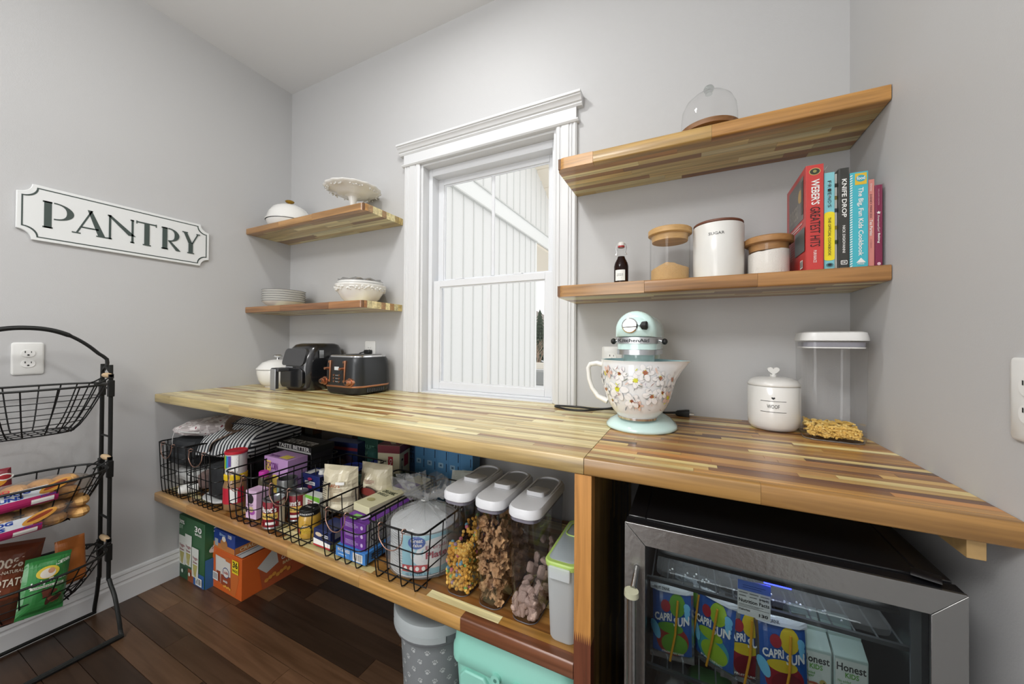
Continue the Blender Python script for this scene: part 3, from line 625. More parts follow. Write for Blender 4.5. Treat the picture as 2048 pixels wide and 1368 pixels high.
# bottle
t = thing('extract_bottle', 'small swing-top bottle of brown extract at the left of the shelf', 'bottle', (-.204, 1.262, 1.346))
bg = glass('#6b3517', .55, name='amber_liquid_glass', milky=.25, milk='#4a2110')
G().lathe([(.001, 0), (.021, 0), (.0235, .003), (.0235, .066), (.021, .078), (.013, .094), (.0115, .100), (.001, .1005)], bg, seg=24).obj('filled_body', t)
G().lathe([(.0115, .1006), (.0105, .122), (.013, .124), (.013, .131), (.009, .132)], CG, seg=24).obj('neck', t)
G().lathe([(.001, .132), (.009, .132), (.011, .136), (.011, .146), (.008, .149), (.001, .1495)], M('#dcdad4', .3), seg=16).obj('stopper', t)
G().lathe([(.0095, .1305), (.0112, .132), (.0112, .1365), (.0095, .1375)], M('#a3262a', .4), seg=16).obj('rubber_seal', t, label='red seal')
for s in (-1, 1): G().tube([(s*.004, 0, .143), (s*.014, 0, .142), (s*.0175, 0, .128), (s*.0145, 0, .114), (s*.019, 0, .106), (s*.012, -.003, .105)], .0011, CHROME, 5).obj('wire_bail', t)
d = D(cylF(.0236)); d.rect(-.0165, .016, .0165, .052, WHITE, 8); d.text('VANILLA', -.010, .036, .010, .0395, M('#666666'), .01); d.text('EXTRACT', -.010, .031, .010, .0345, M('#666666'), .01); d.rect(-.006, .024, .006, .0248, M('#999999')); d.done(t, 'paper_label', 'white paper label')
# jar of brown sugar
def wood_jar(name, label, loc, R_, h, lid_r, lid_h, wl, fill, fcol, cat='jar', flat=False, fsc=70):
    t = thing(name, label, cat, loc)
    G().lathe(tubular(R_, 0, h), CG, seg=48).obj('glass_body', t, sharp=50)
    l = G().lathe([(.001, h-.020), (R_-.006, h-.020), (R_-.004, h-.001), (lid_r-.004, h-.001), (lid_r, h+.002), (lid_r, h+lid_h-.003), (lid_r-.004, h+lid_h), (.001, h+lid_h)], wl, seg=48).obj('wooden_lid', t)
    g = G(); n = 40; m_ = 14; q = random.Random(3); vs = []; rf = R_-.0032
    for j in range(m_+1):
        for i in range(n):
            a = 6.28318*i/n; rr = rf*j/m_; x, y = rr*math.cos(a), rr*math.sin(a)
            z = fill(x/rf, y/rf)+noise.noise(Vector((x*fsc, y*fsc, loc[0])))*.0022
            vs.append((x, y, z))
    top = [vs[j*n:(j+1)*n] for j in range(m_, 0, -1)]
    g.loft([[(rf*math.cos(6.28318*i/n), rf*math.sin(6.28318*i/n), .0045) for i in range(n)]]+top, fcol)
    o = g.obj('contents', t, sharp=0); o['kind'] = 'stuff'
    return t
t = wood_jar('storage_jar', 'tall glass jar of brown sugar under a pale wooden lid', (-.054, 1.285, 1.346), .060, .158, .066, .020, WL, lambda x, y: .040+.030*math.exp(-((x+.1)**2+(y+.25)**2)*1.6)+.004*x, M('#c8a473', .9, bump=1, bscale=500, var=.2, name='brown_sugar'))
t = wood_jar('storage_jar', 'short glass jar of white flour under a wooden lid', (.213, 1.285, 1.346), .0535, .098, .0605, .020, WL2, lambda x, y: .076+.004*x, M('#e7e3dc', .95, bump=1, bscale=400, name='flour'))
t = thing('canister', 'white stoneware canister lettered SUGAR with a thin brown wooden lid', 'canister', (.084, 1.29, 1.346))
G().lathe([(.001, 0), (.064, 0), (.069, .006), (.070, .05), (.070, .166), (.068, .170), (.001, .170)], M('#dad9d4', .3, coat=.3, name='white_stoneware'), seg=48).obj('body', t)
G().lathe([(.001, .1705), (.066, .1705), (.0685, .173), (.0685, .177), (.066, .179), (.001, .179)], M('#6a3f2c', .5, var=.2), seg=48).obj('lid', t, label='thin brown wooden lid')
d = D(cylF(.0702, a0=-.12)); d.text('SUGAR', -.021, .131, .021, .139, M('#4a4a48', .5), .004); d.done(t, 'lettering')
# books
def book(label, x0, x1, h, dp, cover, y0, rz=0, pages='#e7e2d6', title=None, z=1.346, back=True):
    t = thing('cookbook', label, 'book', (x0, y0, z), rz); w = x1-x0; cm = M(cover, .38, coat=.15)
    G().box(.002, .004, .003, w-.002, dp-.004, h-.003, M(pages, .8)).obj('pages', t)
    g = G(); g.box(0, 0, 0, .0018, dp, h, cm); g.box(w-.0018, 0, 0, w, dp, h, cm); g.box(.0018, 0, 0, w-.0018, .0022, h, cm); g.obj('cover', t, .0006)
    d = D(front(0)); title(d, w, h); d.done(t, 'spine_print')
    return t
W_, K_ = WHITE, BLACK
def s_web(d, w, h):
    d.ell(w/2, h*.935, .012, .0095, M('#c8b06a'), 20); d.ell(w/2, h*.935, .0105, .008, M('#2d3424'), 20); d.ell(w/2, h*.937, .004, .004, M('#8a8a4e'), 10)
    d.text("WEBER'S", w*.30, h*.62, w*.78, h*.86, W_, .02, -90); d.text('GREATEST HITS', w*.24, h*.225, w*.80, h*.60, K_, .0, -90); d.text('PURVIANCE', w*.42, h*.075, w*.60, h*.19, W_, 0, -90)
b = book('red barbecue cookbook, leftmost and tallest of the row', .2795, .3165, .278, .20, '#c23a36', 1.192, 0, title=s_web)
dd = D(plane((0, .20, 0), (0, -1, 0), (0, 0, 1)))     # left cover
dd.rect(.03, .145, .18, .262, M('#6d6a66', .35)); dd.text('BURGERS', .045, .16, .13, .20, M('#a9a49c'), .02, 0); dd.ell(.15, .215, .02, .018, M('#b89a62')); dd.rect(.16, .16, .178, .25, M('#56524e'))
dd.lines(.05, .125, .17, .138, W_, 2, .3); dd.rect(.10, .055, .195, .120, M('#5d6463', .35)); dd.lines(.02, .05, .095, .115, M('#d77f79'), 9, .3); dd.bars(.155, .012, .18, .034); dd.done(b, 'cover_print')
def s_fr(d, w, h):
    d.rect(0, h*.11, w, h*.575, M('#e6d21f', .4)); d.ell(w/2, h*.575, w/2, h*.02, M('#e6d21f', .4), 16); d.ell(w/2, h*.11, w/2, h*.015, M('#e6d21f', .4), 16)
    for i, c in enumerate('FRIENDS'): d.text(c, w*.32, h*(.885-i*.041), w*.66, h*(.913-i*.041), K_, .0, -90)
    for i in range(6): d.ell(w*.5, h*(.878-i*.041), .001, .001, (RED, M('#2d5aa0'), M('#3a8a4a'))[i % 3], 8); d.h -= .0002
    d.text('THE OFFICIAL COOKBOOK', w*.34, h*.145, w*.62, h*.535, K_, .01, -90); d.ell(w/2, h*.05, w*.35, h*.02, M('#3a6a70'), 14); d.ell(w/2, h*.05, w*.2, h*.012, K_, 12)
book('pale blue and yellow cookbook, second in the row', .3185, .3395, .253, .19, '#7fc0c8', 1.196, -1, title=s_fr)
t = thing('loose_paper', 'curled white paper sheet sticking up beside the blue and yellow cookbook', 'paper', (.3205, 1.198, 1.5995))
g = G(); n = 6; vs = []
for i in range(n+1):
    a = i/n; vs += [(-.002+.010*a*a, .004, .022*a-.010*(1-a)), (-.002+.010*a*a, .15, .022*a-.010*(1-a))]
g.add(vs, [(2*i, 2*i+1, 2*i+3, 2*i+2) for i in range(n)], WHITE); t2 = g.obj('sheet', t, sharp=0)
book('thin magazine with a white spine, third in the row', .341, .347, .250, .185, '#d8d5cd', 1.205, 0, title=lambda d, w, h: [d.rect(.0005, h*a, w-.0005, h*(a+.04), M(c)) or 0 for a, c in ((.86, '#3a3226'), (.73, '#8a7c3a'), (.60, '#39424a'), (.42, '#a08f42'), (.27, '#4a5a30'))])
def s_kd(d, w, h):
    d.text('KNIFE DROP', w*.30, h*.51, w*.76, h*.89, W_, .02, -90); d.text('NICK DIGIOVANNI', w*.36, h*.16, w*.62, h*.43, W_, .015, -90)
    d.poly(rrect(w*.62, .011, .002, 3, w/2, h*.065), W_); d.poly(rrect(w*.5, .0085, .002, 3, w/2, h*.065), K_); d.text('DK', w*.30, h*.065-.003, w*.70, h*.065+.003, W_, .02)
book('black cookbook with white spine lettering, middle of the row', .3475, .3685, .259, .19, '#33332f', 1.196, 0, title=s_kd)
def s_kid(d, w, h):
    st = M('#e9ece9')
    for i in range(38): d.poly([(0, h*(.01+i*.0255)), (w*.14, h*(.022+i*.0255)), (w*.14, h*(.033+i*.0255)), (0, h*(.021+i*.0255))], st); d.h -= .00022
    d.rect(w*.28, h*.865, w*.92, h*.985, M('#d9b434', .4)); d.ell(w*.60, h*.93, w*.27, h*.035, M('#3d9fb2', .4)); d.text('food', w*.38, h*.915, w*.82, h*.952, W_, .02)
    d.text('The Big, Fun Kids Cookbook', w*.38, h*.125, w*.74, h*.835, W_, .02, -90); d.poly([(w*.6, h*.105), (w*.34, h*.055), (w*.86, h*.055)], W_); d.text('FREE', w*.42, h*.035, w*.78, h*.05, W_, .01)
book('turquoise children\'s cookbook with a striped edge, right of the black one', .3695, .4045, .243, .19, '#46b2c0', 1.196, 0, title=s_kid)
def s_dp(d, w, h):
    d.text('Disney', w*.3, h*.865, w*.62, h*.95, W_, 0, -90); d.text('DISNEY PRINCESS', w*.3, h*.56, w*.6, h*.83, M('#5a3a44'), 0, -90); d.text('Tea Parties', w*.25, h*.36, w*.7, h*.54, W_, .01, -90); d.text('COOKBOOK', w*.35, h*.22, w*.55, h*.32, M('#8c5a60'), 0, -90)
book('thin salmon-pink cookbook, second from the right', .4055, .4175, .221, .185, '#d0857c', 1.200, 0, title=s_dp)
def s_ag(d, w, h):
    d.text('WILLIAMS SONOMA', w*.38, h*.75, w*.58, h*.95, M('#c79aa6'), 0, -90); d.poly([(w*.48+.0045*(1 if i % 2 == 0 else .45)*math.sin(i*.62832), h*.66+.0045*(1 if i % 2 == 0 else .45)*math.cos(i*.62832)) for i in range(10)], W_)
    d.text('AmericanGirl', w*.32, h*.43, w*.62, h*.63, W_, .0, -90); d.text('Baking', w*.28, h*.29, w*.66, h*.41, W_, .02, -90); d.ell(w*.5, h*.04, w*.25, .004, M('#d8b4bf'), 10)
book('thin burgundy baking book at the right end of the row', .4185, .4325, .205, .185, '#7e2447', 1.200, 0, title=s_ag)
# ================================================================ STAND MIXER
AQ = M('#cde8e3', .14, coat=.6, name='aqua_enamel'); SIL = M('#c6c8ca', .28, .9, name='brushed_band')
t = thing('stand_mixer', 'pale aqua stand mixer with a floral ceramic bowl on the countertop', 'mixer', (-.128, 1.165, .899), -3)
g = G()
def oval(w, d0, d1, z, n=40): return [((w/2)*math.sin(6.28318*i/n)*-1, (-d0 if math.cos(6.28318*i/n) > 0 else -d1)*math.cos(6.28318*i/n), z) for i in range(n)]
g.loft([oval(.196, .108, .16, 0), oval(.204, .112, .165, .004), oval(.200, .110, .162, .010), oval(.176, .097, .15, .021), oval(.14, .075, .14, .030), oval(.10, .05, .12, .034)], AQ); g.obj('base', t, sharp=70)
g = G(); g.loft([rl(.085, .06, .025, .02, 5, 0, .115), rl(.075, .055, .025, .10, 5, 0, .12), rl(.08, .07, .025, .19, 5, 0, .115), rl(.085, .10, .025, .225, 5, 0, .10)], AQ); g.obj('pedestal', t, sharp=70)
def headsec(y, w, zt, zb, n=20):            # arch-shaped cross section
    p = [(w/2, y, zb)]; zc = zt-w/2
    for i in range(n+1): a = math.pi*i/n; p.append((w/2*math.cos(a), y, zc+w/2*math.sin(a)))
    p.append((-w/2, y, zb)); return p
g = G(); zt, zb = .346, .271
ys = [(-.118, .55, .018), (-.114, .80, .008), (-.104, .94, .002), (-.085, 1, 0), (0, 1.02, 0), (.08, 1.0, 0), (.13, .92, .004), (.16, .7, .012)]
g.loft([headsec(y, .112*k, zt-dz, zb+(dz*.3)) for y, k, dz in ys], AQ); g.obj('motor_head', t, sharp=55)
g = G(); g.loft([rl(.113, .23, .045, z, 6, 0, .0) for z in (.253, .2705)], SIL); g.obj('trim_band', t, label='brushed metal band')
g = G(); g.loft([rl(.110, .226, .045, z, 6, 0, .0) for z in (.236, .2528)], AQ); g.obj('lower_head', t)
g = G(); g.loft([rl(.112*k, .20*k, .045, z, 6, 0, -.012) for z, k in ((.221, 1), (.2355, 1.01))], SIL); g.obj('lower_band', t)
G().lathe([(.001, .19), (.036, .192), (.044, .20), (.045, .2208), (.001, .221)], AQ, cy=-.045, seg=28).obj('planetary_hub', t)
G().lathe([(.001, .11), (.006, .11), (.006, .191), (.001, .191)], CHROME, cy=-.045, seg=10).obj('beater_shaft', t)
g = G(); g.T = Matrix.Translation((-.011, -.116, .303)); g.tube([(0, .006, 0), (0, -.006, 0), (0, -.0085, 0)], [.0215, .0215, .018], CHROME, 28); g.obj('attachment_hub', t, sharp=25)
g = G(); g.tube([(-.028, -.1255, .298), (.008, -.1255, .300)], .0022, M('#888a8c', .3, .9), 6); g.obj('hub_hinge', t)
g = G(); g.tube([(.013, -.116, .302), (.022, -.126, .302)], .003, CHROME, 8); g.tube([(.021, -.126, .302), (.024, -.128, .302), (.035, -.130, .302), (.038, -.130, .302)], [.006, .011, .012, .008], BLACK, 12); g.obj('hub_knob', t, sharp=25, label='black hub knob')
for s in (-1, 1):
    g = G(); g.tube([(s*.056, -.05, .262), (s*.066, -.05, .260)], .0025, CHROME, 8); g.ball((s*.072, -.05, .259), .008, .010, .009, BLACK); g.obj('speed_knob' if s < 0 else 'lock_knob', t)
d = D(front(-.1155)); d.text('KitchenAid', -.044, .2565, .040, .2665, M('#2c2d30'), .025); d.done(t, 'lettering')
# bowl sits on the mixer and lifts off: a thing of its own
FLW = M('#e6e8e9', .14, coat=.6, name='porcelain_print_ground')
tmx = t; tb = thing('mixer_bowl', 'white floral-print ceramic mixer bowl with handle and pouring spout', 'bowl', (-.133, 1.125, .934), -3)
n = 56
def br(z):
    T_ = ((0, .050), (.012, .062), (.03, .077), (.05, .087), (.08, .096), (.11, .1005), (.14, .103), (.17, .105))
    for (a, b), (c, e) in zip(T_, T_[1:]):
        if z <= c: return b+(e-b)*max(0, z-a)/(c-a)
    return .105
def bl(R_, z, sp=0):
    out = []
    for i in range(n):
        a = 6.28318*i/n; k = max(0, math.cos(a))**14; out.append((R_*math.cos(a)+sp*k, R_*math.sin(a), z+sp*k*.0))
    return out
zs = [0, .006, .02, .04, .065, .09, .115, .14, .158, .166]
g = G(); L_ = [bl(.05, 0), bl(.053, .004)]
for z in zs[2:]: L_.append(bl(br(z), z, .034*max(0, (z-.10)/.066)**1.5))
L_.append(bl(br(.166)+.002, .170, .038)); L_.append(bl(br(.166)-.006, .170, .033)); L_.append(bl(br(.14)-.006, .14, .012)); L_.append(bl(br(.09)-.006, .09)); L_.append(bl(.05, .03)); L_.append(bl(.001, .02))
g.loft(L_[:-5], FLW, True, False); g.add([], [], M('#a9cdd0', .2, coat=.5)); g.loft(L_[-6:], M('#a9cdd0', .2, coat=.5), False, True); g.obj('bowl_body', tb, sharp=70)
g = G(); g.tube([(-.098, 0, .150), (-.122, 0, .156), (-.143, 0, .152), (-.150, 0, .140), (-.147, 0, .105), (-.138, 0, .078), (-.118, 0, .052), (-.088, 0, .040)], [.011, .010, .0095, .009, .0085, .0085, .010, .012], CER, 12, flat=.8); g.obj('handle', tb, sharp=70)
G().lathe([(.05, -.0015), (.056, -.001), (.0565, .005), (.05, .006)], CHROME, seg=32).obj('lock_ring', tb, label='steel twist-lock ring')
d = D(cylF(lambda b: br(b) if not callable(b) else 0)); d.F = (lambda rf: (lambda a, b, h: Vector(((rf(b)+h+.0008)*math.cos(a/.1-math.pi/2), (rf(b)+h+.0008)*math.sin(a/.1-math.pi/2), b))))(br)
q = random.Random(8); pk, br_, ye, gy, gn, wh = M('#dcbfb2', .3), M('#8a4a33', .3), M('#cfd13a', .3), M('#8b9199', .3), M('#7c8578', .3), M('#edeceb', .3)
def petals(a, b, R_, nP, m, m2, cm, cr_):
    for k in range(nP):
        t_ = 6.28318*k/nP+q.uniform(-.2, .2); ca, cb = a+R_*.6*math.cos(t_), b+R_*.6*math.sin(t_)*.95
        d.ell(ca, cb, R_*.55, R_*.34, m2, 14, t_); d.ell(ca, cb, R_*.51, R_*.30, m, 14, t_)
    d.ell(a, b, cr_, cr_, cm, 9)
    for k in range(9): t_ = q.uniform(0, 6.28); d.ell(a+cr_*1.1*math.cos(t_), b+cr_*1.1*math.sin(t_), .0016, .0010, (br_, ye, cm)[k % 3], 6, t_); d.h -= .0002
for a, b, R_, c, cr_ in ((-.072, .137, .018, pk, .004), (-.040, .09, .030, wh, .007), (.012, .118, .020, wh, .006), (.035, .140, .022, wh, .006), (.075, .125, .020, wh, .005), (.055, .075, .024, wh, .005), (.0, .06, .022, wh, .004), (-.085, .085, .016, wh, .005),
                     (.02, .047, .014, pk, .004), (.085, .085, .018, wh, .004), (-.03, .135, .02, wh, .004), (-.115, .12, .022, wh, .006), (.12, .12, .022, wh, .006), (.11, .07, .018, pk, .005), (-.065, .055, .018, wh, .003)):
    d.h = .0006; petals(a, b, R_, q.choice([5, 6, 7]), c, q.choice([M('#b9bcc0', .3), M('#c7c8c9', .3), M('#cfd0d1', .3)]), q.choice([br_, ye, ye, M('#a86a4d', .3)]), cr_)
for k in range(85):
    a, b = q.uniform(-.13, .14), q.uniform(.035, .155); t_ = q.uniform(0, 3.14); l = q.uniform(.004, .011)
    if k % 4 == 0: d.ell(a, b, l*.8, l*.22, q.choice([gn, gy, pk, ye]), 10, t_)
    else:
        c0, s0 = math.cos(t_), math.sin(t_); w_ = .0006; cu = q.uniform(-.4, .4)*l
        p1 = (a-l*c0, b-l*s0); p2 = (a+cu*-s0, b+cu*c0); p3 = (a+l*c0, b+l*s0)
        d.poly([p1, (p2[0]+s0*w_, p2[1]-c0*w_), p3, (p2[0]-s0*w_*2, p2[1]+c0*w_*2)], q.choice([gy, gn, M('#5c5f66', .3), br_, M('#9a86a0', .3)]))
    d.h = .0058
d.done(tb, 'floral_print', 'loose floral print of white, pink and yellow blooms')['kind'] = 'stuff'
cT = Matrix.Rotation(math.radians(3), 4, 'Z')@Matrix.Translation((-.3+.128, 1.32-1.165, .9055-.899))
P = [(.09, -.03, .035), (.05, .0, .012), (-.01, .03, .0), (-.08, .045, -.001), (-.145, .038, -.001), (-.166, .028, -.0015), (-.150, .008, -.0015), (-.09, -.022, -.0015), (-.03, -.015, 0), (.04, .03, .004), (.13, .07, 0), (.22, .073, 0), (.262, .072, .004)]
def smooth(P, k=5):
    P = [Vector(p) for p in P]; out = []
    for i in range(len(P)-1):
        p0, p1, p2, p3 = P[max(i-1, 0)], P[i], P[i+1], P[min(i+2, len(P)-1)]
        for j in range(k):
            t_ = j/k; out.append(.5*((2*p1)+(p2-p0)*t_+(2*p0-5*p1+4*p2-p3)*t_*t_+(3*p1-p0-3*p2+p3)*t_**3))
    return out+[P[-1]]
g = G(); g.T = cT; g.tube(smooth(P), .0038, BLACK, 8); c = g.obj('power_cord', t, label='black cord with loose plug')
g = G(); g.T = cT@Matrix.Translation((.262, .072, .003)); g.loft([[(x, y, z) for y, z in rrect(w, w, .005)] for x, w in ((0, .010), (.006, .018), (.028, .024), (.034, .026), (.044, .026))], BLACK); pg = g.obj('plug', c)
for s in (-1, 1): g = G(); g.T = cT; g.box(.306, .072+s*.006-.001, .000, .320, .072+s*.006+.001, .006, CHROME); g.obj('prong', c)
# ================================================================ WOOF canister and pasta container
t = thing('treat_canister', 'white ceramic canister lettered WOOF with a heart knob', 'canister', (.232, 1.322, .899)); R_ = .0655
G().lathe([(.001, 0), (R_*.72, 0), (R_*.86, .004), (R_*.96, .014), (R_, .032), (R_, .128), (R_*.97, .130), (.001, .130)], CER, seg=48).obj('body', t, sharp=50)
l = G().lathe([(R_*.99, .1305), (R_*1.01, .132), (R_*1.0, .138), (R_*.9, .147), (R_*.7, .1535), (R_*.4, .156), (.001, .157)], CER, seg=48).obj('lid', t, sharp=50)
hp_ = []
for i in range(28):
    a = 6.28318*i/28; hp_.append((.00095*16*math.sin(a)**3, .174+.00085*(13*math.cos(a)-5*math.cos(2*a)-2*math.cos(3*a)-math.cos(4*a))))
g = G(); g.prism(hp_, -.006, .006, CER, 'y'); g.tube([(0, 0, .155), (0, 0, .163)], .009, CER, 12); g.obj('heart_knob', t, .003)
d = D(cylF(R_, a0=-.17)); d.poly([(x*.30, .098+(z-.174)*.30) for x, z in hp_][::1], BLACK); d.rect(-.031, .089, .031, .0902, BLACK, 8); d.rect(-.031, .058, .031, .0592, BLACK, 8); d.text('WOOF', -.0145, .069, .0145, .080, M('#2e2e2e'), .0); d.done(t, 'lettering')
t = thing('pasta_container', 'tall clear container with white lid and a little dry pasta in the corner', 'container', (.352, 1.283, .899), -6)
w, dp, h = .135, .165, .262
g = G(); g.loft([rl(w*k, dp*k, .03, z) for z, k in ((0, .9), (.003, .95), (.012, .97), (h, 1))], CG, True, False); g.obj('clear_body', t, sharp=50)
WP = M('#dcdcda', .35, name='white_lid_plastic'); G().tube([(a, b, .002) for a, b in rrect(w*.92, dp*.92, .03, 5)], .0015, M('#7a7876', .3), 5, True).obj('base_edge', t)
g = G(); g.loft([rl(w+.006, dp+.006, .034, h+.002), rl(w+.006, dp+.006, .034, h+.008), rl(w-.002, dp-.002, .03, h+.023), rl(w-.02, dp-.02, .025, h+.026)], WP); l = g.obj('lid', t)
g = G(); g.loft([rl(w-.009, dp-.009, .026, h-.014), rl(w-.009, dp-.009, .026, h-.002)], M('#8d8d96', .4)); g.obj('lid_seal', t, label='grey seal ring'); g = G(); g.loft([rl(w-.008, dp-.008, .026, h-.018), rl(w-.008, dp-.008, .026, h-.0145)], WP); g.obj('lid_insert', t)
q = random.Random(9); g = G(); pm = [M('#e4c06c', .6, name='dry_pasta'), M('#ebcd80', .6), M('#d6ae58', .6)]
for i in range(430):
    x, y = q.uniform(-.050, .050), q.uniform(-.066, .066); z = .010+q.uniform(0, .028)
    if i % 3 == 0: y = q.uniform(-.067, -.058)
    a = q.uniform(0, 3.14); b = q.uniform(-.6, .6); dx, dy, dz = .007*math.cos(a), .007*math.sin(a), .004*b
    g.tube([(x-dx, y-dy, z-dz), (x+.001, y, z+.0012), (x+dx, y+dy, z+dz)], .0026, pm[i % 3], 5)
o = g.obj('pasta', t, sharp=60); o['kind'] = 'stuff'
# ================================================================ WIRE BASKETS ON THE LOWER SHELF
SZ = .4365; CUP = M('#a98474', .35, .85, name='aged_copper')
def wire_basket(label, x0, x1, h, y0=.803, dp=.36, nx=5, cop=True):
    w = x1-x0; t = thing('wire_basket', label, 'basket', (x0, y0, SZ), group='wire baskets on the lower shelf'); rr = .0019; fl = .010
    def zx(z): return fl*(z/h)
    def ring(z, rad, nm):
        e = zx(z); p = rrect(w+2*e-.004, dp+2*e-.004, .022, 4, w/2, dp/2); G().tube([(a, b, z) for a, b in p], rad, WIRE, 6, True).obj(nm, t)
    ring(h, .0030, 'rim')
    for k in ((.36, .68) if h < .22 else (.3, .53, .77)): ring(h*k, rr, 'wire')
    n = nx
    for i in range(n):
        x = w*(i+.5)/n; c = .014
        P = [(x, -zx(h)-.0005, h+.002), (x, -zx(h)*.3, h*.3), (x, .002, c), (x, .005, c*.35), (x, c, .0018), (x, dp-c, .0018), (x, dp-.005, c*.35), (x, dp-.002, c), (x, dp+zx(h), h+.002)]
        G().tube(P, rr, WIRE, 5).obj('wire', t)
    m_ = 6
    for i in range(m_):
        y = dp*(i+.5)/m_; c = .014
        P = [(-zx(h), y, h+.002), (.002, y, c), (.005, y, c*.35), (c, y, .005), (w-c, y, .005), (w-.005, y, c*.35), (w-.002, y, c), (w+zx(h), y, h+.002)]
        G().tube(P, rr, WIRE, 5).obj('wire', t)
    if cop:
        a = w*.27; b = w*.73; yy = -zx(h)-.004
        for x in (a, b): G().tube([(x+.0058*math.cos(k*.785)*.5, yy+.003+.006*math.cos(k*.785), h+.001+.0062*math.sin(k*.785)) for k in range(8)], .0015, CUP, 6, True).obj('handle_ring', t)
        hn = G(); hn.tube(smooth([(a, yy-.002, h-.004), (a+.002, yy-.005, h-.03), (a+(b-a)*.25, yy-.007, h-.052), (w/2, yy-.008, h-.058), (b-(b-a)*.25, yy-.007, h-.052), (b-.002, yy-.005, h-.03), (b, yy-.002, h-.004)], 4), .0016, CUP, 7); hn.obj('copper_handle', t, sharp=0)
    return t
wire_basket('tall black wire basket against the left wall holding bags', -2.228, -2.022, .238, nx=6)
wire_basket('tall black wire basket under the striped cooler bag', -1.985, -1.752, .240, nx=6)
wire_basket('black wire basket holding the peanut butter jar', -1.655, -1.478, .195, nx=4)
wire_basket('black wire basket holding sauce cans and broth', -1.408, -1.185, .195, nx=5)
wire_basket('black wire basket holding rice bags and purple boxes', -1.098, -.908, .172, nx=4)
wire_basket('black wire basket holding the bag of paper plates', -.868, -.672, .175, nx=4)
BZ = SZ+.0075
def carton(name, label, loc, w, d_, h, col, cat='box', rz=0, fr=None, rs=None, tp=None, group=None, rough=.45, mat=None):
    t = thing(name, label, cat, loc, rz, group)
    G().box(-w/2, 0, 0, w/2, d_, h, mat or M(col, rough)).obj('carton_body', t, .0012)
    d = D(front(0))
    if fr: fr(d, w, h)
    if rs: d.F = plane((w/2, 0, 0), (0, 1, 0), (0, 0, 1)); rs(d, d_, h)
    if tp: d.F = plane((-w/2, 0, h), (1, 0, 0), (0, 1, 0)); tp(d, w, d_)
    if d.v: d.done(t, 'printed_artwork')
    return t
def cyl_thing(name, label, cat, loc, prof, mat, seg=32, group=None, part='body'):
    t = thing(name, label, cat, loc, 0, group); G().lathe(prof, mat, seg=seg).obj(part, t, sharp=50); return t
def soft(w, d_, h, m, g=None, k=3.2, n=20, rings=10, amp=.006, sd=0, sag=0):
    """soft stuffed block: superellipsoid with creases"""
    g = g or G(); loops = []
    for j in range(rings+1):
        v = -math.pi/2+math.pi*j/rings; cz = math.copysign(abs(math.sin(v))**(2/k), math.sin(v)); cr = max(abs(math.cos(v))**(2/k), .02); L_ = []
        for i in range(n):
            a = 6.28318*i/n; cx = math.copysign(abs(math.cos(a))**(2/k), math.cos(a))*cr; cy = math.copysign(abs(math.sin(a))**(2/k), math.sin(a))*cr
            p = Vector((cx*w/2, cy*d_/2, h/2+cz*h/2)); nn = noise.noise_vector(p*14+Vector((sd, 0, 0)))*amp; p += nn
            p.z = max(p.z, 0) - sag*(cx**2)*(1 if cz > 0 else 0); L_.append(p)
        loops.append(L_)
    return g.loft(loops, m)
# ---- bags at the left end
BK = M('#1d2023', .75, bump=.4, bscale=300, name='black_fabric'); GC = M('#b9bab8', .8, bump=.4, bscale=200, name='grey_white_cloth')
t = thing('lunch_bag', 'black fabric bag in the leftmost basket under the floral pouch', 'bag', (-2.125, .965, .56)); soft(.195, .30, .137, BK, k=4.5).obj('bag_body', t, sharp=0)
soft(.17, .05, .06, BK, k=3, sd=4).obj('front_pocket', t, sharp=0).location = (0, -.13, .02)
t = thing('cloth_pouch', 'grey-white cloth pouch near the bottom of the leftmost basket', 'pouch', (-2.125, .985, .482)); soft(.18, .30, .074, GC, amp=.010, sd=3).obj('pouch_body', t, sharp=0)
G().tube([(-.02, -.155, .03), (-.025, -.162, .012), (-.022, -.160, -.008)], .0015, GC, 5).obj('drawstring', t)
t = thing('white_cup', 'white curled plastic piece at the bottom of the leftmost basket', 'cup', (-2.075, .845, BZ+.022), rot=(0, math.radians(90), math.radians(60)))
g = G(); g.lathe([(.019, -.03), (.021, .0), (.0195, .04), (.018, .04), (.0195, 0), (.0175, -.03)], WHITE, seg=20); g.obj('cup_body', t)
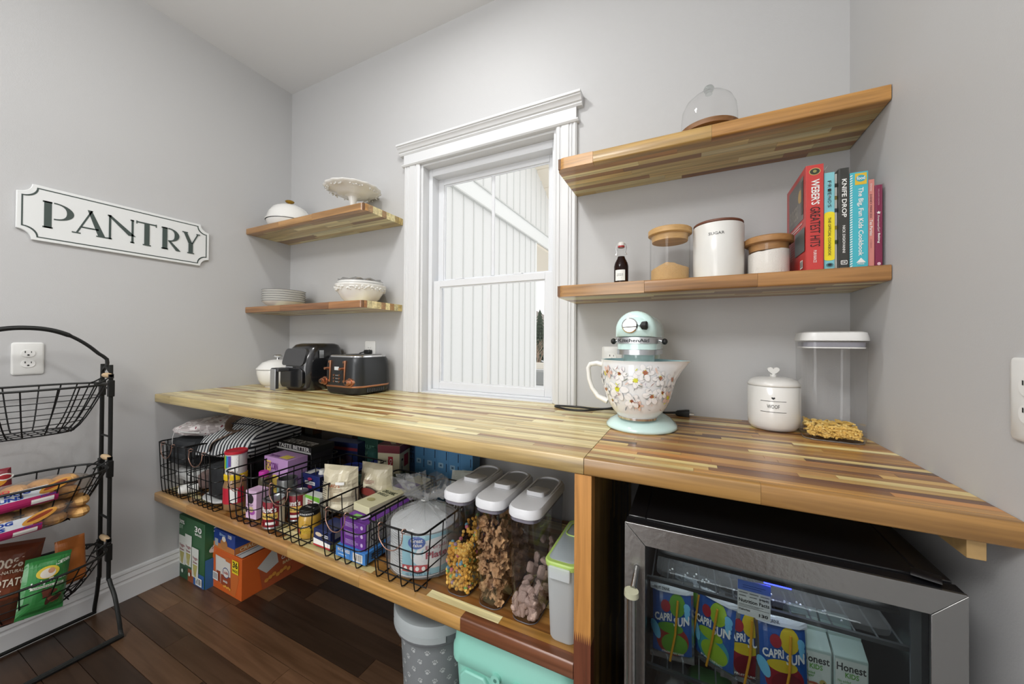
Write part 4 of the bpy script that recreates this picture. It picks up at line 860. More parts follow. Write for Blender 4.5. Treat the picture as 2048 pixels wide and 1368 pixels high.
def floralmat():
    m = M('#cfcaca', .7, name='floral_fabric').copy(); N = m.node_tree.nodes; L = m.node_tree.links; b = N['Principled BSDF']
    g = N.new('ShaderNodeNewGeometry'); v = N.new('ShaderNodeTexVoronoi'); v.inputs['Scale'].default_value = 38; v.inputs['Randomness'].default_value = 1
    n = N.new('ShaderNodeTexNoise'); n.inputs['Scale'].default_value = 90; ad = N.new('ShaderNodeMixRGB'); ad.inputs[0].default_value = .02
    L.new(g.outputs['Position'], n.inputs['Vector']); L.new(g.outputs['Position'], ad.inputs[1]); L.new(n.outputs['Color'], ad.inputs[2]); L.new(ad.outputs[0], v.inputs['Vector'])
    r_ = N.new('ShaderNodeValToRGB'); r_.color_ramp.interpolation = 'CONSTANT'; r_.color_ramp.elements[0].color = lin('#9c4a58'); r_.color_ramp.elements[1].position = .24; r_.color_ramp.elements[1].color = (1, 1, 1, 1)
    L.new(v.outputs['Distance'], r_.inputs[0]); c2 = N.new('ShaderNodeSeparateColor'); L.new(v.outputs['Color'], c2.inputs[0])
    k = N.new('ShaderNodeMath'); k.operation = 'GREATER_THAN'; k.inputs[1].default_value = .45; L.new(c2.outputs[0], k.inputs[0])
    mx = N.new('ShaderNodeMix'); mx.data_type = 'RGBA'; mx.inputs[6].default_value = lin('#cfcaca'); L.new(r_.outputs[0], mx.inputs[7]); L.new(k.outputs[0], mx.inputs[0])
    m2 = N.new('ShaderNodeMix'); m2.data_type = 'RGBA'; m2.blend_type = 'MULTIPLY'; m2.inputs[0].default_value = 1; m2.inputs[6].default_value = lin('#d6d1d0'); L.new(mx.outputs[2], m2.inputs[7])
    L.new(m2.outputs[2], b.inputs['Base Color']); return m
t = thing('floral_pouch', 'folded white pouch with red flowers lying on the black lunch bag', 'pouch', (-2.115, 1.07, .697), 0)
soft(.235, .50, .066, floralmat(), amp=.012, k=3, n=28, sd=9).obj('pouch_body', t, sharp=0); G().tube([(-.03, -.248, .03), (-.027, -.256, .0), (-.028, -.256, -.03)], .0016, GC, 5).obj('zip_pull', t)
G().tube(smooth([(-.11, -.21, .034), (-.04, -.245, .036), (.05, -.243, .034), (.11, -.21, .032)]), .003, GC, 6).obj('piping', t)
t = thing('black_case', 'black box-shaped fabric case in the basket under the striped bag', 'bag', (-1.835, .96, .460)); soft(.135, .24, .150, BK, k=8, amp=.002).obj('case_body', t, sharp=40)
t = thing('white_cloth', 'folded white cloth beneath the black case', 'cloth', (-1.87, .95, BZ)); soft(.20, .24, .020, GC, amp=.006, sd=5).obj('cloth_fold', t, sharp=0)
t = thing('mauve_cloth', 'folded dusty-brown cloth left of the black case', 'cloth', (-1.948, .96, .475)); soft(.062, .26, .10, M('#6f5d58', .85, bump=.4), amp=.01, sd=7).obj('cloth_fold', t, sharp=0)
# striped cooler bag
def stripes(ax=0):
    m = M('#d4d5d2', .8, name='striped_canvas').copy(); m.name = 'striped_canvas_panel'; N = m.node_tree.nodes; L = m.node_tree.links; b = N['Principled BSDF']
    tc = N.new('ShaderNodeTexCoord'); sp = N.new('ShaderNodeSeparateXYZ'); L.new(tc.outputs['Object'], sp.inputs[0])
    a = N.new('ShaderNodeMath'); a.operation = 'MULTIPLY'; a.inputs[1].default_value = 56; L.new(sp.outputs[ax], a.inputs[0])
    f_ = N.new('ShaderNodeMath'); f_.operation = 'FRACT'; L.new(a.outputs[0], f_.inputs[0]); k = N.new('ShaderNodeMath'); k.operation = 'GREATER_THAN'; k.inputs[1].default_value = .52; L.new(f_.outputs[0], k.inputs[0])
    mx = N.new('ShaderNodeMix'); mx.data_type = 'RGBA'; mx.inputs[6].default_value = lin('#c4c6c6'); mx.inputs[7].default_value = lin('#23262d'); L.new(k.outputs[0], mx.inputs[0]); L.new(mx.outputs[2], b.inputs['Base Color']); return m
t = thing('cooler_bag', 'navy and white striped cooler bag with brown straps lying over the baskets', 'bag', (-1.955, 1.045, .618), 14)
g = G(); L_ = []
for z_, k_ in ((0, .90), (.006, .95), (.02, .985), (.05, 1), (.09, 1), (.125, .985), (.143, .94), (.152, .86), (.156, .72), (.158, .5), (.158, .25), (.158, .02)):
    lp = []
    for x_, y_ in rrect(.335*k_, .33*k_, .045*k_, 6): 
        nn = noise.noise_vector(Vector((x_*12, y_*12, z_*16)))*.006; zz = z_+nn.z-(.085*min(1, z_/.12)*max(0, -(y_*1.0+x_*.12-.02)/.17)**1.3 if z_ > .03 else 0); lp.append((x_+nn.x, y_+nn.y, max(0, zz)))
    L_.append(lp)
g.loft(L_, stripes(0)); g.ms.append(stripes(2))
for k_, f_ in enumerate(g.f):
    if len(f_) == 4:
        nn = (g.v[f_[1]]-g.v[f_[0]]).cross(g.v[f_[2]]-g.v[f_[0]])
        if nn.length > 0 and abs(nn.normalized().x) > .72: g.mi[k_] = 1
g.obj('bag_body', t, sharp=0)
BR = M('#6b5748', .7, name='brown_webbing')
def strap(P, w=.016): g = G(); g.tube(smooth(P), w, BR, 8, flat=.16); return g
strap([(.05, -.09, .112), (-.01, -.10, .112), (-.05, -.05, .150), (-.02, .04, .182), (.06, .08, .180), (.12, .03, .168), (.125, -.01, .150)]).obj('carry_strap', t, sharp=0)
strap([(.05, -.085, .118), (.0, -.13, .090), (-.03, -.16, .068), (-.035, -.172, .03)]).obj('carry_strap', t, sharp=0)
G().tube(smooth([(-.16, -.06, .128), (-.05, -.065, .134), (.08, -.07, .134), (.15, -.07, .128)]), .0025, M('#20242c', .6), 6).obj('zip_line', t)
# ---- jar basket
t = cyl_thing('peanut_butter_jar', 'jar with red label and yellow lid standing under the rainbow canister', 'jar', (-1.726, .868, BZ), [(.001, 0), (.036, 0), (.042, .006), (.043, .03), (.043, .10), (.038, .118), (.036, .126), (.001, .126)], M('#8a6a48', .3, coat=.4), part='filled_jar')
G().lathe([(.001, .126), (.041, .126), (.0415, .130), (.0415, .146), (.039, .149), (.001, .149)], M('#d6b51f', .4), seg=32).obj('lid', t, label='yellow lid')
d = D(cylF(.0432, a0=.35)); d.rect(-.075, .030, .06, .095, M('#b01f33', .35), 24); d.rect(.010, .034, .038, .092, WHITE, 6); d.lines(.012, .037, .036, .090, BLACK, 10, .35); d.done(t, 'paper_label', 'red wrap label')
t = cyl_thing('snack_canister', 'white canister with rainbow print and red lid standing on the jar', 'canister', (-1.724, .868, BZ+.1495), [(.001, 0), (.0375, 0), (.038, .003), (.038, .083), (.001, .083)], M('#c9c8c4', .35))
G().lathe([(.001, .083), (.0405, .083), (.041, .086), (.041, .092), (.038, .094), (.035, .0925), (.001, .0925)], M('#b3212f', .4), seg=32).obj('lid', t, label='red lid')
d = D(cylF(.0382, a0=.45)); 
for i, c in enumerate(('#d23a35', '#d98b2c', '#dcd23a', '#43a04c', '#2f7fc0', '#5b3d8f')): d.rect(-.046+i*.0085, .015+i*.004, -.036+i*.0085, .078, M(c, .35), 2)
d.rect(.008, .012, .032, .079, WHITE, 6); d.lines(.010, .016, .030, .076, BLACK, 12, .3); d.done(t, 'paper_label', 'rainbow and text print')
PU = '#b58fbf'
def fpu(d, w, h): d.rect(w*-.45, h*.70, w*-.2, h*.92, M('#e3c45c')); d.ell(0, h*.45, w*.22, h*.2, M('#d8c25a')); d.ell(0, h*.45, w*.16, h*.14, M('#b59a4a')); d.text('POPCORN', -w*.4, h*.74, w*.1, h*.9, M('#6a2f78'), .02); d.rect(-w*.45, h*.05, w*.45, h*.16, M('#7f4f92'))
carton('cookie_box', 'lilac snack box standing behind the magenta-capped shaker', (-1.600, .957, BZ), .165, .09, .200, PU, fr=fpu, tp=lambda d, w, l: (d.text('PROTEIN', w*.1, l*.1, w*.5, l*.3, M('#6a2f78'), .02), d.rect(w*.55, l*.1, w*.9, l*.5, M('#d8c25a'))))
carton('protein_bar_box', 'flat black box lettered TASTE BETTER on top of the dark boxes', (-1.64, 1.06, .642), .25, .12, .030, '#20201f', fr=lambda d, w, h: (d.rect(-w*.5, 0, w*.5, h*.25, M('#b9b9b5')), d.text('TASTE BETTER', -w*.44, h*.34, w*.46, h*.92, M('#d6d6d2'), .02)), tp=lambda d, w, l: d.text('TASTE BETTER', w*.06, l*.12, w*.92, l*.52, M('#d6d6d2'), .02))
carton('dark_snack_box', 'tall dark box holding up the black TASTE BETTER box', (-1.64, 1.065, BZ), .24, .11, .197, '#2b2a2c', fr=lambda d, w, h: d.lines(-w*.4, h*.5, w*.4, h*.9, M('#77706a'), 4, .4))
carton('navy_cereal_box', 'dark blue and red box at the back behind the jar baskets', (-1.58, 1.27, BZ), .20, .07, .195, '#1e2c5c', rz=8, fr=lambda d, w, h: (d.rect(-w*.5, h*.80, w*.5, h*.88, M('#7a2733')), d.ell(.02, h*.5, w*.3, h*.2, M('#3c2a3c')), d.ell(.0, h*.42, w*.18, h*.15, M('#6d5a4a'))))
carton('bread_loaf_bag', 'long clear-wrapped brown package behind the dark boxes', (-1.72, 1.35, .60), .24, .05, .05, '#4b4540')
t = cyl_thing('sprinkle_shaker', 'clear shaker of sprinkles with a magenta cap', 'shaker', (-1.628, .925, BZ), [(.001, 0), (.019, 0), (.020, .06), (.020, .110), (.017, .130), (.001, .130)], glass('#d8d4c0', .8, milky=.35, milk='#a9a58a', name='sprinkle_glass'))
G().lathe([(.001, .130), (.0185, .130), (.0185, .148), (.016, .151), (.001, .151)], M('#b8329a', .35), seg=20).obj('cap', t, label='magenta cap'); g = G(); q = random.Random(5)
for i in range(60): a = q.uniform(0, 6.28); g.ball((.0165*math.cos(a), .0165*math.sin(a), q.uniform(.008, .085)), .0022, .0022, .0022, (M('#d7c65a'), M('#c25a9a'), M('#9fb86a'), WHITE)[i % 4], 5, 3)
o = g.obj('sprinkles', t); o['kind'] = 'stuff'
def cow(d, w, h): d.rect(-w/2, 0, w/2, h, M('#d9b9d6', .4)); d.ell(-w*.05, h*.70, w*.28, h*.17, M('#2a2528')); d.ell(-w*.42, h*.30, w*.1, h*.1, M('#2a2528')); d.ell(w*.05, h*.25, w*.33, h*.11, M('#a54fa8')); d.ell(w*.02, h*.33, w*.22, h*.10, M('#cdb98a')); d.lines(-w*.42, h*.44, w*.2, h*.52, M('#5a3a5a'), 2, .4)
carton('milk_drink_carton', 'pink and white cow-spotted carton beside the peanut butter jar', (-1.560, .840, BZ), .060, .05, .110, '#d9b9d6', rz=6, fr=cow)
t = cyl_thing('steel_tumbler', 'steel tumbler with a round green emblem behind the pink carton', 'tumbler', (-1.466, .925, BZ), [(.001, 0), (.028, 0), (.030, .01), (.037, .140), (.036, .150), (.033, .150), (.026, .012), (.001, .01)], M('#8b8d8c', .3, .85)); d = D(cylF(lambda b: .0365)); d.F = cylF(.0362, a0=-.3); d.ell(-.004, .115, .016, .017, M('#9fb5ad', .5)); d.ell(-.004, .115, .012, .013, M('#4a6f66', .5)); d.done(t, 'round_emblem')
t = cyl_thing('glass_jar', 'empty glass jar behind the steel tumbler', 'jar', (-1.43, 1.12, BZ), [(.001, 0), (.035, 0), (.036, .13), (.03, .145), (.028, .145), (.033, .128), (.033, .005), (.001, .004)], glass('#b9c0bd', .8, name='jar_glass'))
# ---- sauce basket
def can(label, loc, a0):
    t = cyl_thing('sauce_can', label, 'can', loc, [(.001, .001), (.035, .001), (.0365, 0), (.0365, .004), (.0355, .006), (.0355, .099), (.0365, .101), (.0365, .105), (.0345, .105), (.0335, .1015), (.001, .1015)], M('#b4b6b7', .3, .85), group='tomato sauce cans'); G().lathe([(.0357, .006), (.036, .0065), (.036, .0985), (.0357, .099)], M('#7d1726', .4), seg=32).obj('paper_label', t, label='dark red label')
    d = D(cylF(.0361, a0=a0)); d.rect(-.05, .036, .03, .058, M('#d8b45a', .4), 16); d.text("Hunt's", -.034, .061, .026, .083, WHITE, .03); d.text('Tomato Sauce', -.036, .042, .026, .053, M('#3f3a24'), .01)
    d.rect(-.012, .016, .022, .026, WHITE, 4); d.rect(.034, .008, .062, .097, M('#cfcabc'), 8); d.lines(.036, .012, .060, .092, M('#4a4a48'), 12, .35); d.ell(-.034, .016, .008, .012, M('#c94b3d')); d.done(t, 'label_print'); return t
can('front tomato sauce can with a tan band, left in the basket', (-1.432, .852, BZ), .55); can('tomato sauce can behind and right of the front can', (-1.405, .930, BZ), .5)
t = cyl_thing('queso_jar', 'salsa con queso jar with black lid in front of the broth cartons', 'jar', (-1.243, .868, BZ), [(.001, 0), (.031, 0), (.036, .010), (.037, .03), (.037, .06), (.034, .074), (.031, .080), (.001, .080)], M('#c39a3c', .25, coat=.5, var=.15), part='filled_jar')
l = G().lathe([(.001, .080), (.034, .080), (.0345, .083), (.0345, .097), (.032, .099), (.001, .0985)], BLACK, seg=32).obj('lid', t, label='black lid'); d = D(cylF(.0347, a0=.55)); d.text('ON THE BORDER', -.026, .085, .026, .091, WHITE, .02); d.F = plane((-.034, -.034, .0988), (1, 0, 0), (0, 1, 0)); d.text('ON THE BORDER', .012, .03, .056, .038, M('#b9b9b5'), .02); d.F = cylF(.0371, a0=.6); d.h = .0008
d.poly([(-.022, .036), (-.012, .050), (0, .056), (.012, .050), (.022, .036), (.022, .018), (-.022, .018)], M('#1f2019', .5)); d.text('ON THE BORDER', -.014, .043, .014, .048, WHITE, .02); d.text('SALSA CON', -.021, .030, .021, .038, M('#d9c13e'), .02); d.text('QUESO', -.013, .020, .013, .028, M('#d9c13e'), .02); d.ell(-.026, .030, .005, .010, M('#a83a2c')); d.done(t, 'label_print')
t = carton('broth_carton', 'navy broth carton with white screw cap and white pull tab', (-1.430, .998, BZ), .120, .075, .142, '#1d2a66', fr=lambda d, w, h: (d.rect(-w*.28, h*.72, w*.26, h*.82, WHITE), d.text('SWANSON', -w*.24, h*.745, w*.22, h*.795, M('#1d2a66'), .02), d.ell(0, h*.88, w*.12, h*.05, M('#a8325a')), d.ell(0, h*.66, w*.12, h*.05, M('#a8325a'))), rs=lambda d, w, h: d.rect(0, 0, w, h, M('#14193c')), tp=lambda d, w, l: (d.rect(w*.1, l*.1, w*.42, l*.8, M('#c9c9c4')),))
g = G(); g.lathe([(.001, .142), (.015, .142), (.0155, .146), (.013, .147), (.013, .158), (.012, .160), (.001, .160)], M('#d8d8d4', .4), cx=.030, cy=.035, seg=24); g.obj('screw_cap', t, label='white screw cap')
carton('small_broth_carton', 'white and green carton lettered BROTH behind the queso jar', (-1.325, .935, BZ), .085, .04, .098, '#d3d5ce', fr=lambda d, w, h: (d.poly([(-w/2, h*.88), (w/2, h*.80), (w/2, h), (-w/2, h)], M('#6fae3c', .4)), d.text('BROTH', -w*.32, h*.56, w*.36, h*.72, M('#8a2033'), .02), d.text('BONE', -w*.30, h*.74, w*.0, h*.82, M('#8a2033'), .02)))
t = thing('food_container', 'round clear tub with a bright blue lid, left of its pair', 'tub', (-1.385, 1.17, BZ)); BLU = M('#2a3f9c', .35)
for nm, lab, loc, rr, hh, m in ((None, None, None, .055, .135, BLU), ('food_container', 'round clear tub with a bright blue lid, right of its pair', (-1.268, 1.235, BZ), .06, .150, BLU), ('food_container', 'low round tub with a dark green lid behind the rice bags', (-1.285, 1.105, BZ), .05, .118, M('#2f4638', .4)), ('food_container', 'round tub with a dark green lid beside the blue-lidded tubs', (-1.165, 1.20, BZ), .055, .125, M('#34503f', .4))):
    if nm: t = thing(nm, lab, 'tub', loc)
    G().lathe([(.001, 0), (rr*.85, 0), (rr*.94, hh-.014)], glass('#c9d0d2', .8, milky=.2, name='tub_plastic')).obj('tub_body', t); G().lathe([(.001, hh-.014), (rr, hh-.014), (rr, hh-.002), (rr*.93, hh), (rr*.86, hh-.004), (.001, hh-.004)], m, seg=32).obj('lid', t)
t = thing('shaker_cup', 'teal translucent bottle lying behind the blue-lidded tubs', 'cup', (-1.40, 1.32, BZ)); G().lathe([(.001, 0), (.03, 0), (.036, .12), (.034, .165), (.02, .175), (.001, .178)], glass('#8ac0b8', .7, milky=.4, milk='#6fb0a6', name='teal_plastic')).obj('cup_body', t)
# pillow bags
def pillow_frame(w, h, th):
    def F(a, b, o):
        u_, v_ = a/(w/2), (b-h/2)/(h/2); k = max(0, 1-abs(u_)**3)*max(0, 1-abs(v_)**4)
        return Vector((a*(1-.06*k), -th/2*k**.7-o, b))
    return F
def bag(name, label, loc, w, h, th, m, rot=(0, 0, 0), crimp=None, cat='bag', wr=.004, group=None, sd=0):
    t = thing(name, label, cat, loc, rot=rot, group=group); g = G(); nx, ny = 14, 16; F = pillow_frame(w, h, th)
    for s in (1, -1):
        vs = []
        for j in range(ny+1):
            for i in range(nx+1):
                p = F(-w/2+w*i/nx, h*j/ny, 0); 
                if 0 < i < nx and 0 < j < ny: p.y += noise.noise(Vector((p.x*30+sd, p.z*30, s)))*wr
                p.y *= s; vs.append(p)
        q_ = [(j*(nx+1)+i, j*(nx+1)+i+1, (j+1)*(nx+1)+i+1, (j+1)*(nx+1)+i) for j in range(ny) for i in range(nx)]
        g.add(vs, q_ if s > 0 else [x[::-1] for x in q_], m)
    g.obj('bag_body', t, sharp=0)
    if crimp:
        G().box(-w/2, -.0012, h-.002, w/2, .0012, h+.010, crimp).obj('sealed_edge', t); G().box(-w/2, -.0012, -.008, w/2, .0012, .002, crimp).obj('sealed_edge', t)
    return t, F
RB = M('#cfc6ab', .4, coat=.3, bump=.4, bscale=90, name='rice_bag_film')
t, F = bag('pasta_bag', 'front cream bag with fine orange text, left of the dark oval bag', (-1.175, .945, BZ+.062), .145, .178, .080, RB, (0, 0, math.radians(14)), sd=1, wr=.014)
d = D(F, .0075); OR_ = M('#a5532c'); d.text("RAO'S", -.02, .112, .03, .124, OR_, .02); d.lines(-.015, .06, .04, .108, M('#8c6f50'), 9, .3); d.lines(-.055, .02, -.028, .13, M('#55504a'), 14, .35); d.rect(.012, .122, .045, .132, WHITE, 4); d.done(t, 'printed_artwork')
t, F = bag('pasta_bag', 'rear cream bag with a dark red oval, right of the text-covered bag', (-1.09, 1.04, BZ+.01), .145, .222, .09, RB, (0, 0, math.radians(6)), sd=6, wr=.014)
d = D(F, .0085); d.ell(0, .125, .045, .026, M('#3b2a22'), 26); d.ell(.0, .131, .036, .014, M('#7c2f27'), 20); d.lines(-.03, .118, .03, .124, M('#b08a6a'), 2, .4); d.text("RAO'S", -.045, .070, .045, .092, M('#8c2b22'), .02); d.lines(-.02, .160, .03, .175, M('#7d3f34'), 3, .35); d.done(t, 'printed_artwork')
carton('rice_mix_box', 'small navy, white and red box at the front left of its basket', (-1.038, .825, BZ), .0, .0, .0, '#1d2a5c') if 0 else carton('rice_mix_box', 'small navy, white and red box at the front left of its basket', (-1.128, .832, BZ), .085, .085, .058, '#1b2754', fr=lambda d, w, h: (d.poly([(-w/2, h*.08), (w/2, h*.08), (w/2, h*.32), (-w/2, h*.44)], WHITE), d.rect(-w/2, 0, w/2, h*.1, M('#a3222c')), d.ell(-w*.18, h*.72, w*.2, h*.12, M('#c9b9a2')), d.lines(w*.05, h*.5, w*.4, h*.8, WHITE, 3, .4)), rs=lambda d, w, h: (d.rect(w*.2, h*.5, w*.7, h*.85, M('#8e9093')), d.rect(0, 0, w, h*.3, M('#6e7245'))))
PP = '#67328c'
def fpp(d, w, h): d.lines(-w*.30, h*.25, w*.22, h*.8, M('#c9b3da'), 4, .3); d.ell(w*.36, h*.55, w*.05, h*.22, M('#c9b3da'), 12)
def spp(d, w, h): d.rect(w*.02, h*.04, w*.98, h*.96, M('#bdbdb8')); [d.rect(w*.05+i*w*.045, h*.1, w*.05+i*w*.045+w*.018, h*.9, M('#55565a')) or 0 for i in range(20)]
for i, (z, lab, dx) in enumerate(((.036, 'lowest', .012), (.065, 'middle', .006), (.094, 'topmost', 0))):
    carton('granola_bar_box', 'purple box with grey barcode side, %s of the three purple boxes' % lab, (-.978-dx*.3, .832+dx*.3, BZ+z), .115, .22, .0285, PP, fr=fpp, rs=spp, tp=(lambda d, w, l: (d.ell(w*.7, l*.15, .012, .02, M('#b9a4cc')), d.rect(w*.3, l*.02, w*.55, l*.16, M('#78b85a')))) if i == 2 else None, group='purple boxes stacked in a wire basket')
carton('macaroni_box', 'blue box lying at the bottom under the purple boxes', (-.980, .824, BZ), .135, .24, .0355, '#3f7fc4', fr=lambda d, w, h: (d.text('MAC & CHEESE', -w*.42, h*.55, 0, h*.85, WHITE, .02), d.bars(w*.1, h*.12, w*.42, h*.85), d.lines(-w*.40, h*.2, -w*.05, h*.4, M('#a9c8e6'), 1, .5)), rs=lambda d, w, h: d.lines(w*.1, h*.2, w*.3, h*.8, BLACK, 3, .5))
carton('organic_shells_box', 'cream box lettered ORGANIC lying across the purple boxes', (-1.000, .885, BZ+.124), .085, .30, .026, '#cfcaa6', rz=-6, tp=lambda d, w, l: (d.rect(w*.0, l*.55, w, l*.78, M('#4f2f6e')), d.ell(w*.65, l*.70, w*.2, l*.04, WHITE), d.text('ORGANIC', w*.1, l*.36, w*.9, l*.43, M('#33402c'), .02), d.text('SHELLS', w*.1, l*.29, w*.7, l*.34, M('#33402c'), .02), d.ell(w*.4, l*.15, w*.2, l*.04, M('#a8a06e'))))
# ---- plates in a bag
t = thing('paper_plate_stack', 'stack of white paper plates wrapped in labelled clear plastic', 'plates', (-.775, .945, BZ)); PM_ = M('#dadcde', .7, bump=.5, bscale=220, name='paper_plates'); R_ = .107
for k in range(18):
    z = k*.0075; G().lathe([(R_*.72, z), (R_, z+.0030), (R_, z+.0058), (R_*.72, z+.0066), (.001, z+.0066)], PM_, seg=36).obj('paper_plate', t)
d = D(cylF(R_+.0020, a0=.30)); sb = M('#8fc3d2', .3); d.rect(-.028, .010, .21, .128, sb, 26); d.h += .0002
d.ell(.085, .072, .085, .045, M('#dfe1e2', .3), 40); d.ell(.018, .108, .026, .019, M('#2a56a8', .3), 24); d.text('Great', 0, .108, .036, .120, WHITE, .02); d.text('Value', .004, .096, .034, .106, WHITE, .02)
d.text('Everyday', .045, .082, .125, .097, M('#9c2440'), .0); d.text('Plates', .045, .058, .125, .078, M('#9c2440'), .03); d.rect(-.026, .022, .055, .042, M('#b3202c', .3), 10)
for i in range(4): d.ell(-.015+i*.018, .032, .0055, .0065, WHITE, 12)
d.text('48 PLATES 9 IN', -.015, .013, .06, .018, M('#33729a'), .01); d.ell(.15, .05, .017, .017, M('#9c2440'), 20); d.text('48', .142, .044, .158, .056, WHITE, .02); d.done(t, 'printed_label')
FILM = glass('#f8f9f9', .97, milky=.11, bump=.8, rough=.1, name='clear_plastic_film')
g = G(); n = 48; loops = []; q = random.Random(3)
for R2, z, am in ((.112, .003, .01), (.116, .03, .015), (.115, .08, .015), (.114, .125, .02), (.100, .142, .05), (.070, .155, .10), (.035, .170, .20), (.012, .182, .25), (.007, .188, .1), (.011, .194, .25), (.03, .206, .35), (.062, .222, .35), (.085, .236, .35), (.092, .246, .35)):
    ph = q.uniform(0, 6); loops.append([(R2*(1+am*math.sin(i*.785*2+1)+am*.6*noise.noise(Vector((i*.7, z*40, 2))))*math.cos(6.28318*i/n)*1.1, R2*(1+am*math.sin(i*1.05+2)+am*.6*noise.noise(Vector((i*.6, z*40, 7))))*math.sin(6.28318*i/n)*(.8 if z > .19 else 1), z+(am*.035*math.sin(i*1.3+ph) if z > .13 else 0)) for i in range(n)])
g.loft(loops, FILM, True, False); wrap = g.obj('plastic_wrap', t, sharp=0, label='clear plastic wrap gathered at the top')
G().tube([(.011*math.cos(a*.7), .011*math.sin(a*.7), .188+a*.0004) for a in range(10)], .0022, WHITE, 6).obj('twist_tie', t)
# ---- behind: lasagna box, blue boxes, green box, packets
def las(d, w, h): d.rect(-w/2, h*.86, w/2, h, M('#6f1f2c')); d.rect(-w*.02, h*.22, w*.20, h*.80, M('#a3222f')); d.text('Our Family', w*.02, h*.26, w*.16, h*.76, WHITE, .01, -90); d.text('Lasagna', w*-.30, h*.25, w*-.10, h*.72, M('#2c2a24'), .01, -90)
carton('lasagna_box', 'cream box lettered Lasagna with a dark red top standing at the back', (-1.195, 1.205, BZ), .105, .10, .245, '#cdc7a8', rz=16, fr=las, rs=lambda d, w, h: (d.rect(0, h*.86, w, h, M('#6f1f2c')), d.rect(w*.4, h*.58, w*.8, h*.80, M('#a3222f')), d.text('La', w*.15, h*.5, w*.3, h*.75, M('#2c2a24'), .02, -90)), tp=lambda d, w, l: (d.rect(0, 0, w, l, M('#6b1e2b')), d.poly([(w*.1, l*.8), (w*.55, l*.15), (w*.75, l*.2), (w*.3, l*.9)], M('#b9b08f'))))
BB = '#5288b4'
for i in range(6):
    def fb(d, w, h, i=i):
        if i == 0: d.rect(-w*.5, 0, -w*.2, h, M('#24395c')); d.text('FREE', -w*.1, h*.55, w*.42, h*.93, M('#1d3350'), .02, -90)
        else:
            d.rect(w*.32, h*.72, w*.38, h*.86, M('#1a2b44')); d.rect(w*.32, h*.52, w*.38, h*.66, M('#1a2b44')); d.poly(rrect(w*.42, .022, .004, 3, -w*.12, h*.62), M('#8fb3ca')); d.text('M', -w*.2, h*.6, -w*.04, h*.64, M('#35597c'), .02)
    carton('blue_food_box', ('darkest blue box lettered FREE, leftmost', 'blue box second', 'blue box third', 'blue box fourth', 'blue box fifth', 'blue box rightmost')[i]+' of the row standing at the back of the shelf', (-1.18+i*.066, 1.325-i*.004, BZ-.006), .063, .06, .262-.012*(i == 5), BB if i else '#2f4f78', fr=fb, group='blue boxes standing in a row')
carton('frozen_snack_box', 'dark green box leaning at the back behind the tubs', (-1.47, 1.335, BZ), .17, .045, .215, '#26463c', rz=-8, fr=lambda d, w, h: (d.text('FRUIT', -w*.25, h*.74, w*.35, h*.84, M('#6f9a86'), 0), d.text('SNACKS', -w*.25, h*.58, w*.35, h*.68, M('#6f9a86'), 0), d.rect(-w*.1, h*.1, w*.4, h*.45, M('#4a5c60'))))
carton('brown_cardboard_box', 'brown and grey cardboard box at the back left under the countertop', (-2.0, 1.34, .62), .20, .06, .13, '#6b4a33', fr=lambda d, w, h: (d.rect(w*.15, 0, w*.5, h, M('#8d9092')), d.lines(-w*.3, h*.3, w*.1, h*.7, M('#8a6a50'), 2, .3)))
carton('storage_box_under', 'plain grey box under the brown cardboard box', (-2.0, 1.33, SZ), .22, .07, .182, '#4b4e50')
t, F = bag('snack_pouch', 'green and white pouch lettered with black CP beside the first cereal container', (-.765, 1.20, BZ+.05), .17, .145, .03, M('#c3c8c0', .4), (math.radians(-22), 0, math.radians(20)), sd=3); d = D(F, .002); d.rect(-.08, .01, .08, .085, M('#3f8a3a', .4), 6, 4); d.text('CP', .01, .105, .05, .128, M('#1d1d1d'), .02); d.done(t, 'printed_artwork')
t, F = bag('olive_pouch', 'black pouch with white lettering OLI behind the first cereal container', (-.70, 1.06, BZ+.04), .17, .12, .03, M('#1f201e', .45), (math.radians(-18), 0, math.radians(12)), sd=4); d = D(F, .002); d.text('OLI', -.07, .075, -.01, .100, M('#c9c9c2'), .0); d.rect(-.08, .108, .08, .114, M('#9ab23a'), 6); d.done(t, 'printed_artwork')
